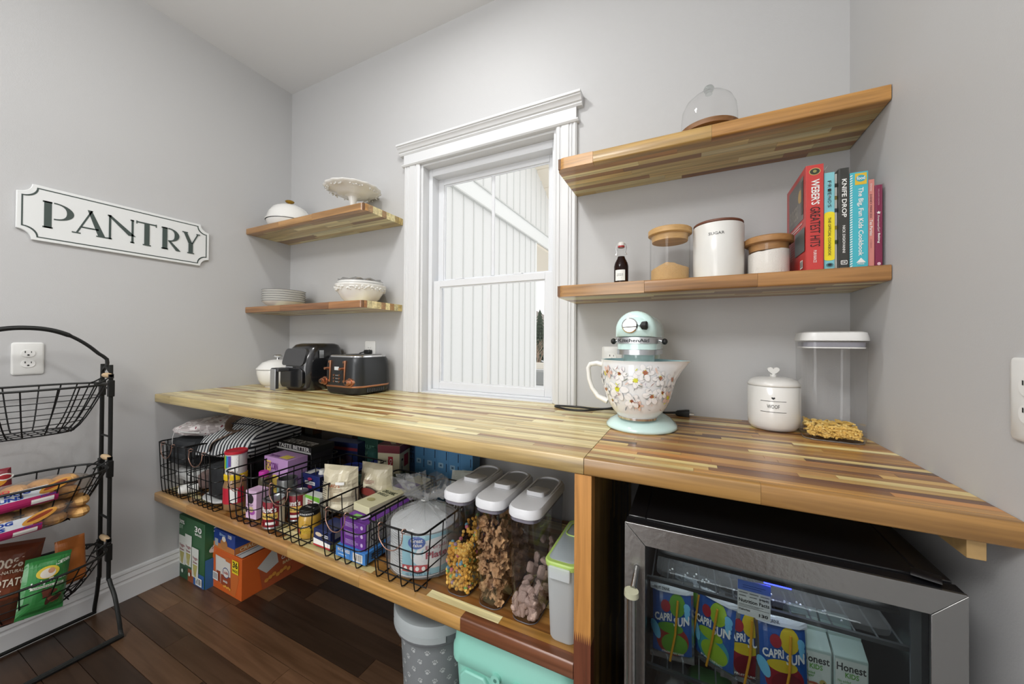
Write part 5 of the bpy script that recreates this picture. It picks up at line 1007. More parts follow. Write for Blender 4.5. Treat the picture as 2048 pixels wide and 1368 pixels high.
# ================================================================ CEREAL CONTAINERS
CP_ = glass('#ececee', .96, fres=1.6, name='clear_container_plastic'); LID = M('#d5d6d9', .35, name='light_grey_lid'); LID2 = M('#9c9ea3', .35, name='mid_grey_flip_top'); SEAL = M('#77747f', .4)
def cereal_box(label, x, y, h=.272, w=.086, dp=.235):
    t = thing('cereal_container', label, 'container', (x, y, SZ), group='clear cereal containers in a row'); cy = dp/2
    g = G(); g.loft([rl(w*.80, dp*.90, .024, 0, 5, 0, cy), rl(w*.84, dp*.93, .024, .006, 5, 0, cy), rl(w*.95, dp, .026, h-.03, 5, 0, cy), rl(w*.95, dp, .026, h, 5, 0, cy)], CP_, True, False); g.obj('clear_body', t, sharp=50)
    G().tube([(a, b, .0015) for a, b in rrect(w*.815, dp*.915, .024, 5, 0, cy)], .0013, M('#5b585c', .3), 5, True).obj('base_edge', t)
    g = G(); g.loft([rl(w*.97, dp*1.01, .03, h-.012, 5, 0, cy), rl(w*.97, dp*1.01, .03, h-.004, 5, 0, cy)], SEAL, True, True); g.obj('seal', t)
    g = G(); g.loft([rl(w*1.0, dp*1.02, .034, h-.004, 6, 0, cy), rl(w*1.07, dp*1.05, .036, h-.001, 6, 0, cy), rl(w*1.07, dp*1.05, .036, h+.014, 6, 0, cy), rl(w*.98, dp*1.01, .033, h+.021, 6, 0, cy)], LID); l = g.obj('lid', t, sharp=45)
    # raised rim around the flip top and sunken rear tongue
    fy = dp*.52
    g = G(); o_ = rrect(w*.88, dp*.64, .034, 6, 0, dp*.66); i_ = rrect(w*.78, dp*.60, .03, 6, 0, dp*.655); nn = len(o_)
    g.add([(a, b, h+.021) for a, b in o_]+[(a, b, h+.0215+.010*max(0, (b-dp*.4)/dp)) for a, b in o_]+[(a, b, h+.0215+.010*max(0, (b-dp*.4)/dp)) for a, b in i_]+[(a, b, h+.0205) for a, b in i_], [(k*nn+i, k*nn+(i+1) % nn, (k+1)*nn+(i+1) % nn, (k+1)*nn+i) for k in range(3) for i in range(nn)], LID); g.obj('spout_rim', l)
    g = G(); g.loft([rl(w*.74, dp*.58, .03, h+.0205, 6, 0, dp*.655), rl(w*.74, dp*.58, .03, h+.0225, 6, 0, dp*.655)], LID2); g.obj('flip_top', l, label='darker grey flip top')
    g = G(); g.loft([[(x_, y_, h+.022+(z_ if y_ < dp*.5 else z_*.12)) for x_, y_ in rrect(w*k, dp*.28, .010, 4, 0, dp*.50)] for z_, k in ((0, .62), (.010, .60), (.012, .56))], LID); g.obj('thumb_grip', l)
    return t
C1, C2, C3 = (-.590, .842), (-.483, .840), (-.378, .836)
c1 = cereal_box('clear container of yellow corn puffs with coloured bits, left of the three', *C1); c2 = cereal_box('clear container packed with brown cinnamon squares, middle of the three', *C2); c3 = cereal_box('clear container part-filled with pink speckled pillows, right of the three', *C3)
q = random.Random(12)
def inside(x, fill, W2=.0355, dp=.235):   # points near the visible faces of a container
    for _ in range(200):
        s = q.random()
        if s < .35: p = (q.uniform(-W2, W2), q.uniform(.018, .045))
        elif s < .8: p = (W2-q.uniform(0, .012), q.uniform(.02, dp-.02))
        else: p = (q.uniform(-W2, W2), q.uniform(.02, dp-.02))
        return p
t = thing('corn_puffs', 'yellow corn puffs with red, green and blue balls filling the left container', 'cereal', (C1[0], C1[1], SZ+.006))
g = G(); cm = [M('#dca845', .8, name='corn_puff'), M('#cf993c', .8), M('#e6bb60', .8)]; bm = [M('#c46a78', .7), M('#7fb56a', .7), M('#6f9fb0', .7), M('#a58aa0', .7)]
def topz1(x, y): return .105+.36*min(y, .14)+.35*max(0, x)
for i in range(1500):
    x, y = inside(0, 0); zt_ = topz1(x, y); z = q.uniform(.004, min(zt_, .235)) if q.random() < .85 else min(zt_, .235)-q.uniform(0, .01); c = q.random()
    if c < .90: g.ball((x, y, z), .0058*q.uniform(.8, 1.1), .0048, .0052, q.choice(cm), 6, 4)
    else: g.ball((x, y, z), .0064, .0064, .0064, q.choice(bm), 7, 4)
tag(g.obj('cereal_pieces', t, sharp=0), 'yellow puffs and coloured balls', 'cereal') if 0 else g.obj('cereal_pieces', t, sharp=0).__setitem__('kind', 'stuff')
# individual cereal pieces share one mesh
SQM = M('#c79d70', .85, bump=1, bscale=420, var=.35, name='cinnamon_square'); g = G(); n = 5; vs = []
for j in range(n):
    for i in range(n): a, b = (i/(n-1)-.5), (j/(n-1)-.5); vs.append((a*.020, b*.020, .0018*math.sin(a*9)+.0012*math.cos(b*9)))
g.add(vs+[(v[0]*.98, v[1]*.98, v[2]-.0022) for v in vs], [(j*n+i, j*n+i+1, (j+1)*n+i+1, (j+1)*n+i) for j in range(n-1) for i in range(n-1)]+[(n*n+(j+1)*n+i, n*n+(j+1)*n+i+1, n*n+j*n+i+1, n*n+j*n+i) for j in range(n-1) for i in range(n-1)], SQM); sq = g.mesh('cereal_square', 0)
WHM = M('#c4aa9c', .9, bump=1, bscale=600, var=.45, name='frosted_pillow'); g = G()
loops = []
for k, (zz, s_k) in enumerate(((-.0065, .55), (-.005, .85), (0, 1), (.005, .85), (.0065, .55))): loops.append([(x*s_k, y*s_k, zz) for x, y in rrect(.028, .020, .006, 3)])
g.loft(loops, WHM); wh_ = g.mesh('cereal_pillow', 0)
def piece(me, nm, label, group, x, y, z):
    o = bpy.data.objects.new(nm, me); C.objects.link(o); o.location = (x, y, z); o.rotation_euler = (q.uniform(0, 6.28), q.uniform(0, 6.28), q.uniform(0, 6.28)); k = q.uniform(.85, 1.1); o.scale = (k, k, k)
    tag(o, label, 'cereal', group)
for i in range(290):
    x, y = inside(0, 0, .035); x = max(-.033, min(.034, x)); y = max(.022, min(y, .21)); z = q.uniform(.012, .222)
    piece(sq, 'cereal_square', 'brown cinnamon square among many in the middle container', 'cinnamon squares in the middle container', C2[0]+x*(1-.1*(1-z/.23)), C2[1]+y, SZ+z)
for i in range(95):
    x, y = inside(0, 0, .030); y = max(.024, min(y, .205)); z = .012+q.random()**1.3*min(.15, .035+.62*y)
    piece(wh_, 'cereal_pillow', 'pink speckled cereal pillow among several in the right container', 'pink cereal pillows in the right container', C3[0]+max(-.027, min(.028, x)), C3[1]+y, SZ+z)
t = thing('lidded_container', 'frosted tall container with a lime green edged lid against the end panel', 'container', (-.270, .822, SZ)); FR = glass('#eef1f2', .9, milky=.8, milk='#eef2f4', rough=.3, name='frosted_plastic'); w, dp, h = .078, .215, .185; cy = dp/2
g = G(); g.loft([rl(w*.78, dp*.9, .018, 0, 5, 0, cy), rl(w*.82, dp*.93, .018, .006, 5, 0, cy), rl(w*.97, dp, .018, h, 5, 0, cy)], FR, True, False); g.obj('frosted_body', t, sharp=50)
LM = M('#a9c568', .4, name='lime_plastic'); g = G(); g.loft([rl(w*1.04, dp*1.04, .02, h-.004, 5, 0, cy), rl(w*1.06, dp*1.05, .02, h+.006, 5, 0, cy), rl(w*1.0, dp*1.02, .018, h+.009, 5, 0, cy)], LM); l = g.obj('lid_rim', t, label='lime green lid rim')
g = G(); g.loft([rl(w*.88, dp*.93, .015, h+.0085, 5, 0, cy), rl(w*.86, dp*.92, .015, h+.0095, 5, 0, cy)], M('#99a2a6', .35)); g.obj('lid_window', l); g = G(); g.tube([(a, b, h+.0105) for a, b in rrect(w*.72, dp*.34, .015, 5, 0, dp*.76)], .0022, LM, 6, True); g.obj('flap_outline', l)
G().box(-w*.33, -.009, h-.028, w*.33, -.004, h+.002, FR).obj('front_latch', t, .002)
t = thing('clear_storage_box', 'clear plastic box at the back behind the cereal containers', 'box', (-.285, 1.29, SZ)); G().loft([rl(.10, .11, .015, 0), rl(.11, .12, .015, .22), rl(.106, .116, .014, .22), rl(.096, .106, .013, .004)], glass('#c9cfd2', .85, milky=.5, milk='#d5dadd', name='cloudy_plastic')).obj('box_body', t); G().loft([rl(.114, .124, .015, .22), rl(.114, .124, .015, .232)], M('#b9bfc4', .4)).obj('lid', t)
# ================================================================ FLOOR BOXES, BIN, COOLER
def veg(d, w, h):
    wt, st = M('#c9cdc6', .5), M('#a9a05a', .5)
    d.rect(-w*.5, 0, -w*.12, h*.2, M('#23492f')); d.rect(-w*.12, 0, w*.1, h*.2, M('#8a4a2c')); d.rect(w*.1, 0, w*.5, h*.2, M('#2c5a94'))
    for x, z, s in ((-.36, .22, 1), (-.10, .24, 1.08), (.18, .12, 1.0)):
        d.poly([((x-.12)*w, z*h), ((x+.12)*w, z*h), ((x+.13)*w, (z+.46*s)*h), ((x-.13)*w, (z+.46*s)*h)], wt); d.poly([((x-.01)*w, (z+.01)*h), ((x+.03)*w, (z+.01)*h), ((x+.09)*w, (z+.20)*h), ((x-.09)*w, (z+.20)*h)], st)
        d.text('Veggie', (x-.10)*w, (z+.27)*h, (x+.10)*w, (z+.33)*h, M('#8c2f3c'), .01); d.text('Straws', (x-.08)*w, (z+.22)*h, (x+.08)*w, (z+.26)*h, M('#8c2f3c'), .01)
        for k in range(4): d.rect((x-.07+k*.035)*w, (z+.03)*h, (x-.055+k*.035)*w, (z+.19)*h, M('#bdb877')); d.h -= .0002
    d.text('30', w*.16, h*.84, w*.42, h*.93, WHITE, .02); d.text('BAGS', w*.18, h*.79, w*.42, h*.825, WHITE, .02); d.text('30%', -w*.44, h*.88, -w*.24, h*.94, WHITE, .01, 0); d.text('LESS FAT', -w*.44, h*.80, -w*.30, h*.86, M('#a9c2ae'), .01); d.bars(w*.22, h*.03, w*.45, h*.15)
    for k in range(3): d.ell((-.3+k*.28)*w, h*.13, .009, .009, M('#c3d0c2'), 12)
carton('snack_straw_box', 'tall dark green box of vegetable straws on the floor by the left wall', (-2.122, .882, 0), .238, .16, .298, '#2c5a37', fr=veg, rs=lambda d, w, h: (d.ell(w*.5, h*.62, w*.42, h*.08, M('#c3c8c0'), 20, .25), d.text('Sensible Portions', w*.16, h*.59, w*.84, h*.65, M('#3a4a5a'), .01), d.text('30%', w*.2, h*.85, w*.7, h*.92, WHITE, .02), d.rect(0, h*.0, w*.3, h*.45, M('#2d5f8f')), d.text('Veggie', w*.4, h*.38, w*.95, h*.52, M('#8c2f3c'), .01)))
def gold(d, w, h):
    d.poly([(-w*.42, h*.32), (-w*.1, h*.12), (w*.3, h*.02), (w*.42, h*.5), (w*.1, h*.9), (-w*.3, h*.8)], M('#b9622b')); 
    for k, (x, z) in enumerate(((-.18, .22), (-.02, .18))):
        d.poly([((x-.16)*w, z*h), ((x+.18)*w, (z-.04)*h), ((x+.16)*w, (z+.60)*h), ((x-.18)*w, (z+.62)*h)], M('#c9c5bc')); d.poly([((x-.15)*w, z*h), ((x+.18)*w, (z-.04)*h), ((x+.17)*w, (z+.26)*h), ((x-.15)*w, (z+.24)*h)], M('#8c3f22'))
    d.ell(0, h*.50, w*.11, h*.13, M('#3a4a78'), 20); d.ell(0, h*.50, w*.095, h*.11, M('#c9c5bc'), 20); d.text('Goldfish', -w*.085, h*.47, w*.085, h*.54, M('#9c2f2c'), .02); d.text('BAKED', -w*.08, h*.26, w*.06, h*.31, WHITE, .02)
    for k in range(5): d.ell((-.05+k*.05)*w, h*(.16+.02*(k % 2)), w*.03, h*.025, M('#d99a3a'), 10)
    d.rect(w*.22, h*.60, w*.42, h*.92, M('#d8c22a')); d.text('36', w*.24, h*.74, w*.40, h*.89, BLACK, .03); d.text('PACKS', w*.24, h*.64, w*.40, h*.70, BLACK, .02); d.bars(-w*.42, h*.22, -w*.25, h*.42)
carton('cracker_box', 'large orange box of fish-shaped crackers on the floor', (-1.888, .915, 0), .246, .34, .184, '#c25a22', fr=gold, rs=lambda d, w, h: (d.poly([(w*.25, 0), (w*.9, 0), (w*.95, h*.95), (w*.45, h*.98), (w*.2, h*.6)], M('#a5502c')), d.poly([(w*.18, h*.62), (w*.42, h*.95), (w*.46, h*.5), (w*.3, h*.38)], M('#b9b8b2')), d.ell(w*.62, h*.82, w*.12, h*.14, M('#c9c5bc'), 20), d.text('Goldfish', w*.52, h*.78, w*.72, h*.88, M('#9c2f2c'), .02), d.text('CHEDDAR', w*.50, h*.52, w*.76, h*.62, WHITE, .02), d.text('BAKED', w*.52, h*.38, w*.7, h*.46, M('#d8b98a'), .02), *[d.ell(w*(.3+.05*k), h*(.2+.03*(k % 3)), w*.03, h*.05, M('#c98a3a'), 10) for k in range(7)]),
     tp=lambda d, w, l: (d.rect(w*.80, 0, w, l, M('#b9bcbb')), d.rect(w*.84, 0, w*.86, l, BLACK)))
carton('cookie_snack_box', 'blue and orange box lying on the large orange cracker box', (-1.915, .918, .1845), .175, .20, .085, '#213c86', fr=lambda d, w, h: (d.rect(-w*.5, 0, w*.5, h*.30, M('#b9743a')), d.rect(-w*.44, h*.12, -w*.28, h*.5, M('#9aa0a6')), d.ell(0, h*.35, w*.17, h*.28, M('#a8713f'), 20), d.ell(0, h*.62, w*.09, h*.14, M('#d8d3c4'), 16), d.text('100', w*.2, h*.75, w*.36, h*.95, WHITE, .02), d.text('Bites', -w*.2, h*.75, w*.08, h*.9, M('#8fb0d8'), .02)), rs=lambda d, w, h: (d.rect(0, 0, w, h*.36, M('#b9743a')), d.text('CRACKERS', w*.1, h*.08, w*.7, h*.28, M('#d9c9a4'), .02)))
t = thing('pet_food_bin', 'grey round bin with white paw prints and a pale lid under the lower shelf', 'bin', (-.760, .995, 0)); BG = M('#7f8487', .45, name='grey_bin_plastic')
G().lathe([(.001, 0), (.102, 0), (.106, .004), (.119, .225), (.001, .226)], BG, seg=48).obj('bin_body', t); G().lathe([(.118, .2262), (.136, .230), (.1385, .236), (.1385, .282), (.134, .290), (.128, .2905), (.12, .284), (.001, .284)], M('#6e7276', .4), seg=48).obj('lid', t, sharp=50)
g = G(); g.lathe([(.1405, .2605), (.1405, .2835), (.137, .2925), (.124, .2945), (.10, .2865), (.085, .286)], M('#a9b0b2', .4), seg=48); g.obj('lid_collar', t, sharp=50, label='pale grey collar'); g = G(); L_ = []
for z, rr in ((.242, .1405), (.262, .1415)): L_.append([( rr*math.cos(a), rr*math.sin(a), z) for a in [math.radians(-130+i*8) for i in range(12)]]+[((rr-.003)*math.cos(a), (rr-.003)*math.sin(a), z) for a in [math.radians(-130+i*8) for i in range(12)]][::-1])
g.loft(L_, M('#a9b0b2', .4)); g.obj('lid_tab', t)
PW = M('#b9bdbe', .5); d = D(cylF(lambda b: .106+.013*b/.225)); d.F = lambda a, b, h: Vector(((.1062+.013*b/.225+h)*math.cos(a/.112-math.pi/2), (.1062+.013*b/.225+h)*math.sin(a/.112-math.pi/2), b))
k = 0
for j in range(7):
    for i in range(-7, 8):
        a, b = i*.045+(.022 if j % 2 else 0), .198-j*.030; r0 = ((k*37) % 5-2)*.22; k += 1; c0, s0 = math.cos(r0), math.sin(r0)
        for dx, dy, ra, rb in ((0, -.003, .0052, .0042), (-.0065, .0022, .0019, .0028), (-.0024, .0062, .0019, .003), (.0024, .0062, .0019, .003), (.0065, .0022, .0019, .0028)):
            d.ell(a+dx*c0-dy*s0, b+dx*s0+dy*c0, ra, rb, PW, 10, r0); d.h -= .00022
d.done(t, 'paw_prints', 'pale paw print pattern')
t = thing('cooler_box', 'mint green hard cooler under the lower shelf beside the grey bin', 'cooler', (-.415, .835, 0)); MT = M('#8ccbbb', .4, name='mint_plastic'); w, dp, h = .37, .40, .375
g = G(); g.loft([[(x, y+dp/2, z) for x, y in rrect(w*k, dp*k, .035, 5)] for z, k in ((0, .88), (.25, .95), (.262, .955))], MT); g.obj('cooler_body', t, sharp=45)
g = G(); g.loft([[(x, y+dp/2, z) for x, y in rrect(w*k, dp*k, .04, 5)] for z, k in ((.264, .97), (.27, 1.0), (.300, 1.0), (.306, .985), (.352, .965), (.362, .93))], MT); l = g.obj('lid', t, sharp=45)
g = G()
for x0 in (-.10, .10): G().prism([(x0-.045, .19), (x0+.045, .19), (x0+.045, .24), (x0+.03, .258), (x0-.03, .258), (x0-.045, .24)], -.001, .02, MT, 'y').obj('moulded_panel', t, .004)

for x0 in (-.03, .03): g = G(); g.tube([(x0, .006, .278), (x0, -.010, .278)], .013, MT, 14); g.tube([(x0, -.010, .278), (x0, -.0105, .278)], .005, M('#4f8578', .5), 10); g.obj('latch_boss', t)
g = G(); g.prism([(-.02, .235), (.02, .235), (.016, .262), (-.016, .262)], -.012, .006, BLACK, 'y'); g.obj('rubber_latch', t, .003)
# ================================================================ DRINKS FRIDGE
fx, fy = -.112, .800
t = thing('drinks_fridge', 'black under-counter drinks fridge with a steel-framed glass door', 'fridge', (fx, fy, 0)); FK = M('#131315', .28, coat=.3, bump=.05, name='black_sheet_metal'); w, dp, h = .480, .56, .790; IN = M('#26282a', .5, name='fridge_liner')
g = G(); g.box(0, 0, .03, .035, dp, h, FK); g.box(w-.035, 0, .03, w, dp, h, FK); g.box(.035, 0, h-.035, w-.035, dp, h, FK); g.box(.035, 0, .03, w-.035, dp, .10, FK); g.box(.035, dp-.04, .10, w-.035, dp, h-.035, IN); g.obj('cabinet', t, .002)
for x in (.03, w-.03):
    for y in (.04, dp-.05): G().lathe([(.001, 0), (.015, 0), (.012, .03), (.001, .03)], BLACK, cx=x, cy=y, seg=12).obj('foot', t)
SS = M('#9a9a98', .27, .95, bump=.25, bscale=90, name='brushed_stainless')
dz0, dz1, fw = .055, .787, .040; X0, X1, Y0_, Y1_ = -.003, w+.003, -.030, -.002
def mitre(pts, y0, y1, m): return G().prism(pts, y0, y1, m, 'y')
dr = mitre([(X0+.001, dz0), (X1-.001, dz0), (X1-.001, dz1), (X0+.001, dz1)], Y1_-.003, Y1_, M('#3a3a3b', .4)) if 0 else None
for nm, pts in (('door_rail', [(X0, dz1), (X1, dz1), (X1-fw, dz1-fw), (X0+fw, dz1-fw)]), ('door_rail', [(X0, dz0), (X1, dz0), (X1-fw, dz0+fw), (X0+fw, dz0+fw)][::-1]), ('door_stile', [(X0, dz0+.0008), (X0, dz1-.0008), (X0+fw-.0006, dz1-fw-.0006), (X0+fw-.0006, dz0+fw+.0006)]), ('door_stile', [(X1, dz0+.0008), (X1, dz1-.0008), (X1-fw+.0006, dz1-fw-.0006), (X1-fw+.0006, dz0+fw+.0006)][::-1])):
    mitre(pts, Y0_, Y0_+.006, SS).obj(nm, t, .0006)
g = G(); y0, y1 = Y0_+.006, Y1_; g.box(X0+.001, y0, dz0, X0+fw, y1, dz1-.0005, FK); g.box(X1-fw, y0, dz0, X1-.001, y1, dz1-.0005, FK); g.box(X0+fw, y0, dz1-fw, X1-fw, y1, dz1-.0005, FK); g.box(X0+fw, y0, dz0, X1-fw, y1, dz0+fw, FK); g.obj('door_core', t)
DG = glass('#e2e6e6', .93, name='tinted_door_glass', fres=1.35); G().box(X0+fw-.002, Y0_+.004, dz0+fw-.002, X1-fw+.002, Y0_+.0065, dz1-fw+.002, DG).obj('door_glass', t)
G().box(X0+fw+.02, .004, .7155, X1-fw-.02, .03, .722, M('#1a1b1c', .5)).obj('control_strip', t)
g = G(); g.box(X1-fw-.012, -.006, dz0+fw, X1-fw, -.002, dz1-fw, M('#4c4e50', .5)); g.obj('door_gasket', t)
hn = G(); hx_ = .017; hn.tube([(hx_, -.078, .14), (hx_, -.078, .672)], .0085, SS, 18); ho = hn.obj('handle', t)
G().tube([(hx_, -.078, .672), (hx_, -.078, .682)], [.0135, .013], M('#a9a890', .5), 18).obj('handle_cap', ho); G().tube([(hx_+.004, -.030, .700), (hx_+.002, -.070, .682)], .0055, SS, 10).obj('handle_bracket', ho)
g = G(); g.tube([(X1-.05, .0, h+.003), (X1-.02, -.012, h+.003)], .014, FK, 12, flat=.3); g.obj('hinge_cover', t)
def fshelf(z, lab=None):
    s_ = G(); s_.box(.036, .018, z-.003, w-.036, .024, z+.004, M('#55585b', .35, .7)); s_.box(.036, .028, z-.006, w-.036, .036, z+.016, glass('#8a8f92', .8, milky=.2, milk='#6a6e70', name='shelf_trim')) if 0 else None
    s_.obj('shelf_front', t); 
    for k in range(14): x = .045+k*(w-.09)/13; G().tube([(x, .022, z), (x, .48, z)], .0016, M('#8b8e90', .3, .8), 5).obj('shelf_wire', t)
fshelf(.655); fshelf(.472); fshelf(.30)
led = G().box(w*.50, .006, .712, w*.585, .012, .7155, M('#2a33ff', .5, emit=9)).obj('blue_led', t, label='glowing blue indicator light')
l = bpy.data.lights.new('fridge_light', 'AREA'); l.shape = 'RECTANGLE'; l.size = .34; l.size_y = .03; l.energy = .32; l.color = (.93, .97, 1); lo = bpy.data.objects.new('fridge_light', l); lo.location = (fx+w/2, fy+.05, h-.042); lo.rotation_euler = (math.radians(28), 0, 0); C.objects.link(lo)
l = bpy.data.lights.new('blue_led_light', 'POINT'); l.energy = .03; l.color = (.1, .15, 1); l.shadow_soft_size = .01; lo = bpy.data.objects.new('blue_led_light', l); lo.location = (fx+w*.54, fy+.02, .705); C.objects.link(lo)
# clear clamshell on the top shelf
t = thing('plastic_clamshell', 'clear moulded plastic tray with bumps on the top fridge shelf', 'tray', (fx+.24, fy+.03, .660)); CL = glass('#d9dde0', .9, milky=.10, bump=.0, name='clamshell_plastic', fres=1.3)
g = G(); g.loft([[(x, y+.09, z) for x, y in rrect(.375*k, .18*k, .02, 4)] for z, k in ((0, 1), (.010, 1), (.012, .97))], CL, False, True)
for k in range(4):
    x = -.135+k*.09; g.lathe([(.038, .012), (.036, .022), (.028, .030), (.015, .034), (.001, .035)], CL, cx=x, cy=.075, seg=20)
g.obj('tray_body', t, sharp=50); g = G(); q = random.Random(1)
for k in range(26): g.ball((q.uniform(-.17, .15), q.uniform(.004, .02), q.uniform(.004, .012)), .002, .002, .002, WHITE, 6, 4)
o = g.obj('water_droplets', t); o['kind'] = 'stuff'
t = thing('nutrition_tag', 'white Nutrition Facts card standing at the front of the top fridge shelf', 'label', (fx+.225, fy+.012, .640)); G().box(-.026, 0, 0, .026, .0008, .066, WHITE).obj('card', t)
d = D(front(0)); d.text('Nutrition Facts', -.024, .024, .024, .031, BLACK, .02); d.text('Calories', -.024, .009, -.006, .013, BLACK, .02); d.text('130', .008, .004, .022, .010, BLACK, .02); d.rect(-.024, .016, .024, .0165, BLACK); d.lines(-.024, .018, .015, .022, M('#555555'), 2, .25)
for k in range(3): d.lines(-.024+k*.017, .034, -.010+k*.017, .046, M('#555555'), 2, .2)
d.text('$ 16.92', .008, .034, .023, .039, BLACK, .01); d.rect(-.026, .048, .026, .066, M('#5a78c8')); d.lines(-.018, .052, .018, .060, M('#2b3f86'), 2, .25); d.done(t, 'printed_text')
# juice pouches
SV = M('#b9bcbf', .25, .9, name='foil'); YS = M('#c98f1e', .45, name='yellow_straw')
def pouch(label, x, y, z, rz, kind, tilt=-6):
    t, F = bag('juice_pouch', label, (x, y, z), .088, .146, .034, SV, (math.radians(tilt), 0, math.radians(rz)), SV, 'pouch', .003, 'juice pouches on the middle fridge shelf', sd=x*50)
    d = D(F, .0016); d.rect(-.039, .010, .039, .133, M('#27559c', .25, coat=.5), 12, 18); d.h += .0006; fc_ = {'kiwi': ('#5c8f2e', '#8f2f28'), 'lime': ('#8fb030', '#3f8f9c'), 'punch': ('#c9b02a', '#8a1f2c')}[kind]; A_, B_ = M(fc_[0], .3), M(fc_[1], .3)
    d.ell(.0, .040, .033, .032, B_, 24); d.ell(.004, .034, .027, .022, M('#6d1622', .3) if kind == 'punch' else A_, 22); d.ell(-.004, .066, .026, .011, A_, 18); d.ell(.010, .112, .017, .022, A_, 18); d.ell(-.014, .108, .010, .012, M('#9c2a34', .3), 14)
    for k in range(4): d.ell(.030, .110-k*.008, .006-.001*k, .009, M('#6fb6d8', .3), 10, .5)
    d.ell(-.034, .056, .008, .018, M('#6fb6d8', .3), 14, .3); d.text('CAPRI', -.036, .078, -.002, .094, WHITE, .03, skew=.006); d.text('SUN', .002, .074, .034, .092, WHITE, .03, skew=.006)
    d.text({'kiwi': 'STRAWBERRY KIWI', 'lime': 'PACIFIC', 'punch': 'FRUIT PUNCH'}[kind], -.022, .014, .022, .019, WHITE, .02)
    d.rect(-.043, .134, .043, .145, M('#c3c6c8', .4), 6, 2); d.text('FRUIT DRINK', -.036, .137, -.004, .142, M('#333333'), .02); d.done(t, 'printed_artwork')
    G().tube([(.010, -.024, .125), (.004, -.028, .06), (-.006, -.024, .004)], .0022, YS, 8).obj('straw', t, label='yellow straw'); return t
fz = .477
pouch('juice pouch with kiwi and strawberry print, leftmost in the fridge', fx+.083, fy+.060, fz, 8, 'kiwi'); pouch('juice pouch mostly hidden, second from the left in the fridge', fx+.128, fy+.105, fz, -12, 'kiwi'); pouch('juice pouch with lime-green fruit, middle of the five in the fridge', fx+.165, fy+.075, fz, -28, 'lime')
pouch('juice pouch with red punch print, fourth from the left in the fridge', fx+.218, fy+.070, fz-.002, 6, 'punch'); pouch('juice pouch with red punch print, rightmost beside the cartons', fx+.278, fy+.060, fz-.004, 8, 'punch')
def jc(label, x, y, z, back=False):
    w_, d_, h_ = .050, .055, .096; t = thing('juice_carton', label, 'carton', (x, y, z), 4, 'juice cartons in the fridge'); m = M('#a9bcb4', .45)
    g = G(); g.box(-w_/2, 0, 0, w_/2, d_, h_, m); g.loft([[(-w_/2, 0, h_), (w_/2, 0, h_), (w_/2, d_, h_), (-w_/2, d_, h_)], [(-w_/2, d_*.42, h_+.020), (w_/2, d_*.42, h_+.020), (w_/2, d_*.58, h_+.020), (-w_/2, d_*.58, h_+.020)]], m); g.box(-w_/2, d_*.46, h_+.018, w_/2, d_*.54, h_+.026, m); g.obj('carton_body', t, .0008)
    d = D(front(0)); d.rect(-w_*.46, h_*.02, w_*.46, h_*.95, M('#cdd3cb', .4)); d.text('Honest', -w_*.43, h_*.74, w_*.43, h_*.89, BLACK, .02); d.text('KIDS', -w_*.18, h_*.62, w_*.22, h_*.72, M('#5e9a3c'), .03); d.text('No added', -w_*.40, h_*.52, -w_*.02, h_*.57, M('#5e9a3c'), .01); d.text('sugar', -w_*.32, h_*.45, -w_*.04, h_*.50, M('#5e9a3c'), .01)
    d.ell(-w_*.06, h_*.26, w_*.30, h_*.11, M('#a4533c'), 20); d.ell(-w_*.12, h_*.27, w_*.2, h_*.06, M('#c9a07a'), 16); d.ell(w_*.22, h_*.38, w_*.11, h_*.07, M('#b9a05a'), 14); d.ell(w_*.25, h_*.395, .0012, .0012, BLACK, 8); d.poly([(w_*.32, h_*.37), (w_*.42, h_*.36), (w_*.32, h_*.40)], M('#6b4a2c')); d.ell(0, h_*.10, w_*.4, h_*.05, M('#b59a5a'), 18); d.done(t, 'printed_artwork')
for i, (a, b) in enumerate(((.332, .075), (.385, .078), (.332, .135), (.385, .138))): jc(('front left', 'front right', 'rear left', 'rear right')[i]+' pale green juice carton in the fridge', fx+a, fy+b, fz)
t = thing('green_tub', 'green plastic tub on the lower fridge shelf', 'tub', (fx+.16, fy+.09, .305)); G().loft([rl(.07, .08, .015, 0), rl(.085, .095, .018, .10), rl(.09, .10, .02, .105), rl(.08, .09, .018, .112)], M('#4f7a4a', .4)).obj('tub_body', t)
t = thing('clear_bottle_pack', 'crinkled clear plastic pack left of the green tub in the fridge', 'pack', (fx+.085, fy+.09, .305)); soft(.075, .09, .13, CL, amp=.01, k=3).obj('pack_body', t, sharp=0)
t = thing('purple_tub', 'purple tub lid right of the green tub in the fridge', 'tub', (fx+.27, fy+.10, .305)); G().lathe([(.001, 0), (.036, 0), (.042, .08), (.046, .082), (.046, .094), (.001, .096)], M('#5a3a6e', .4)).obj('tub_body', t)
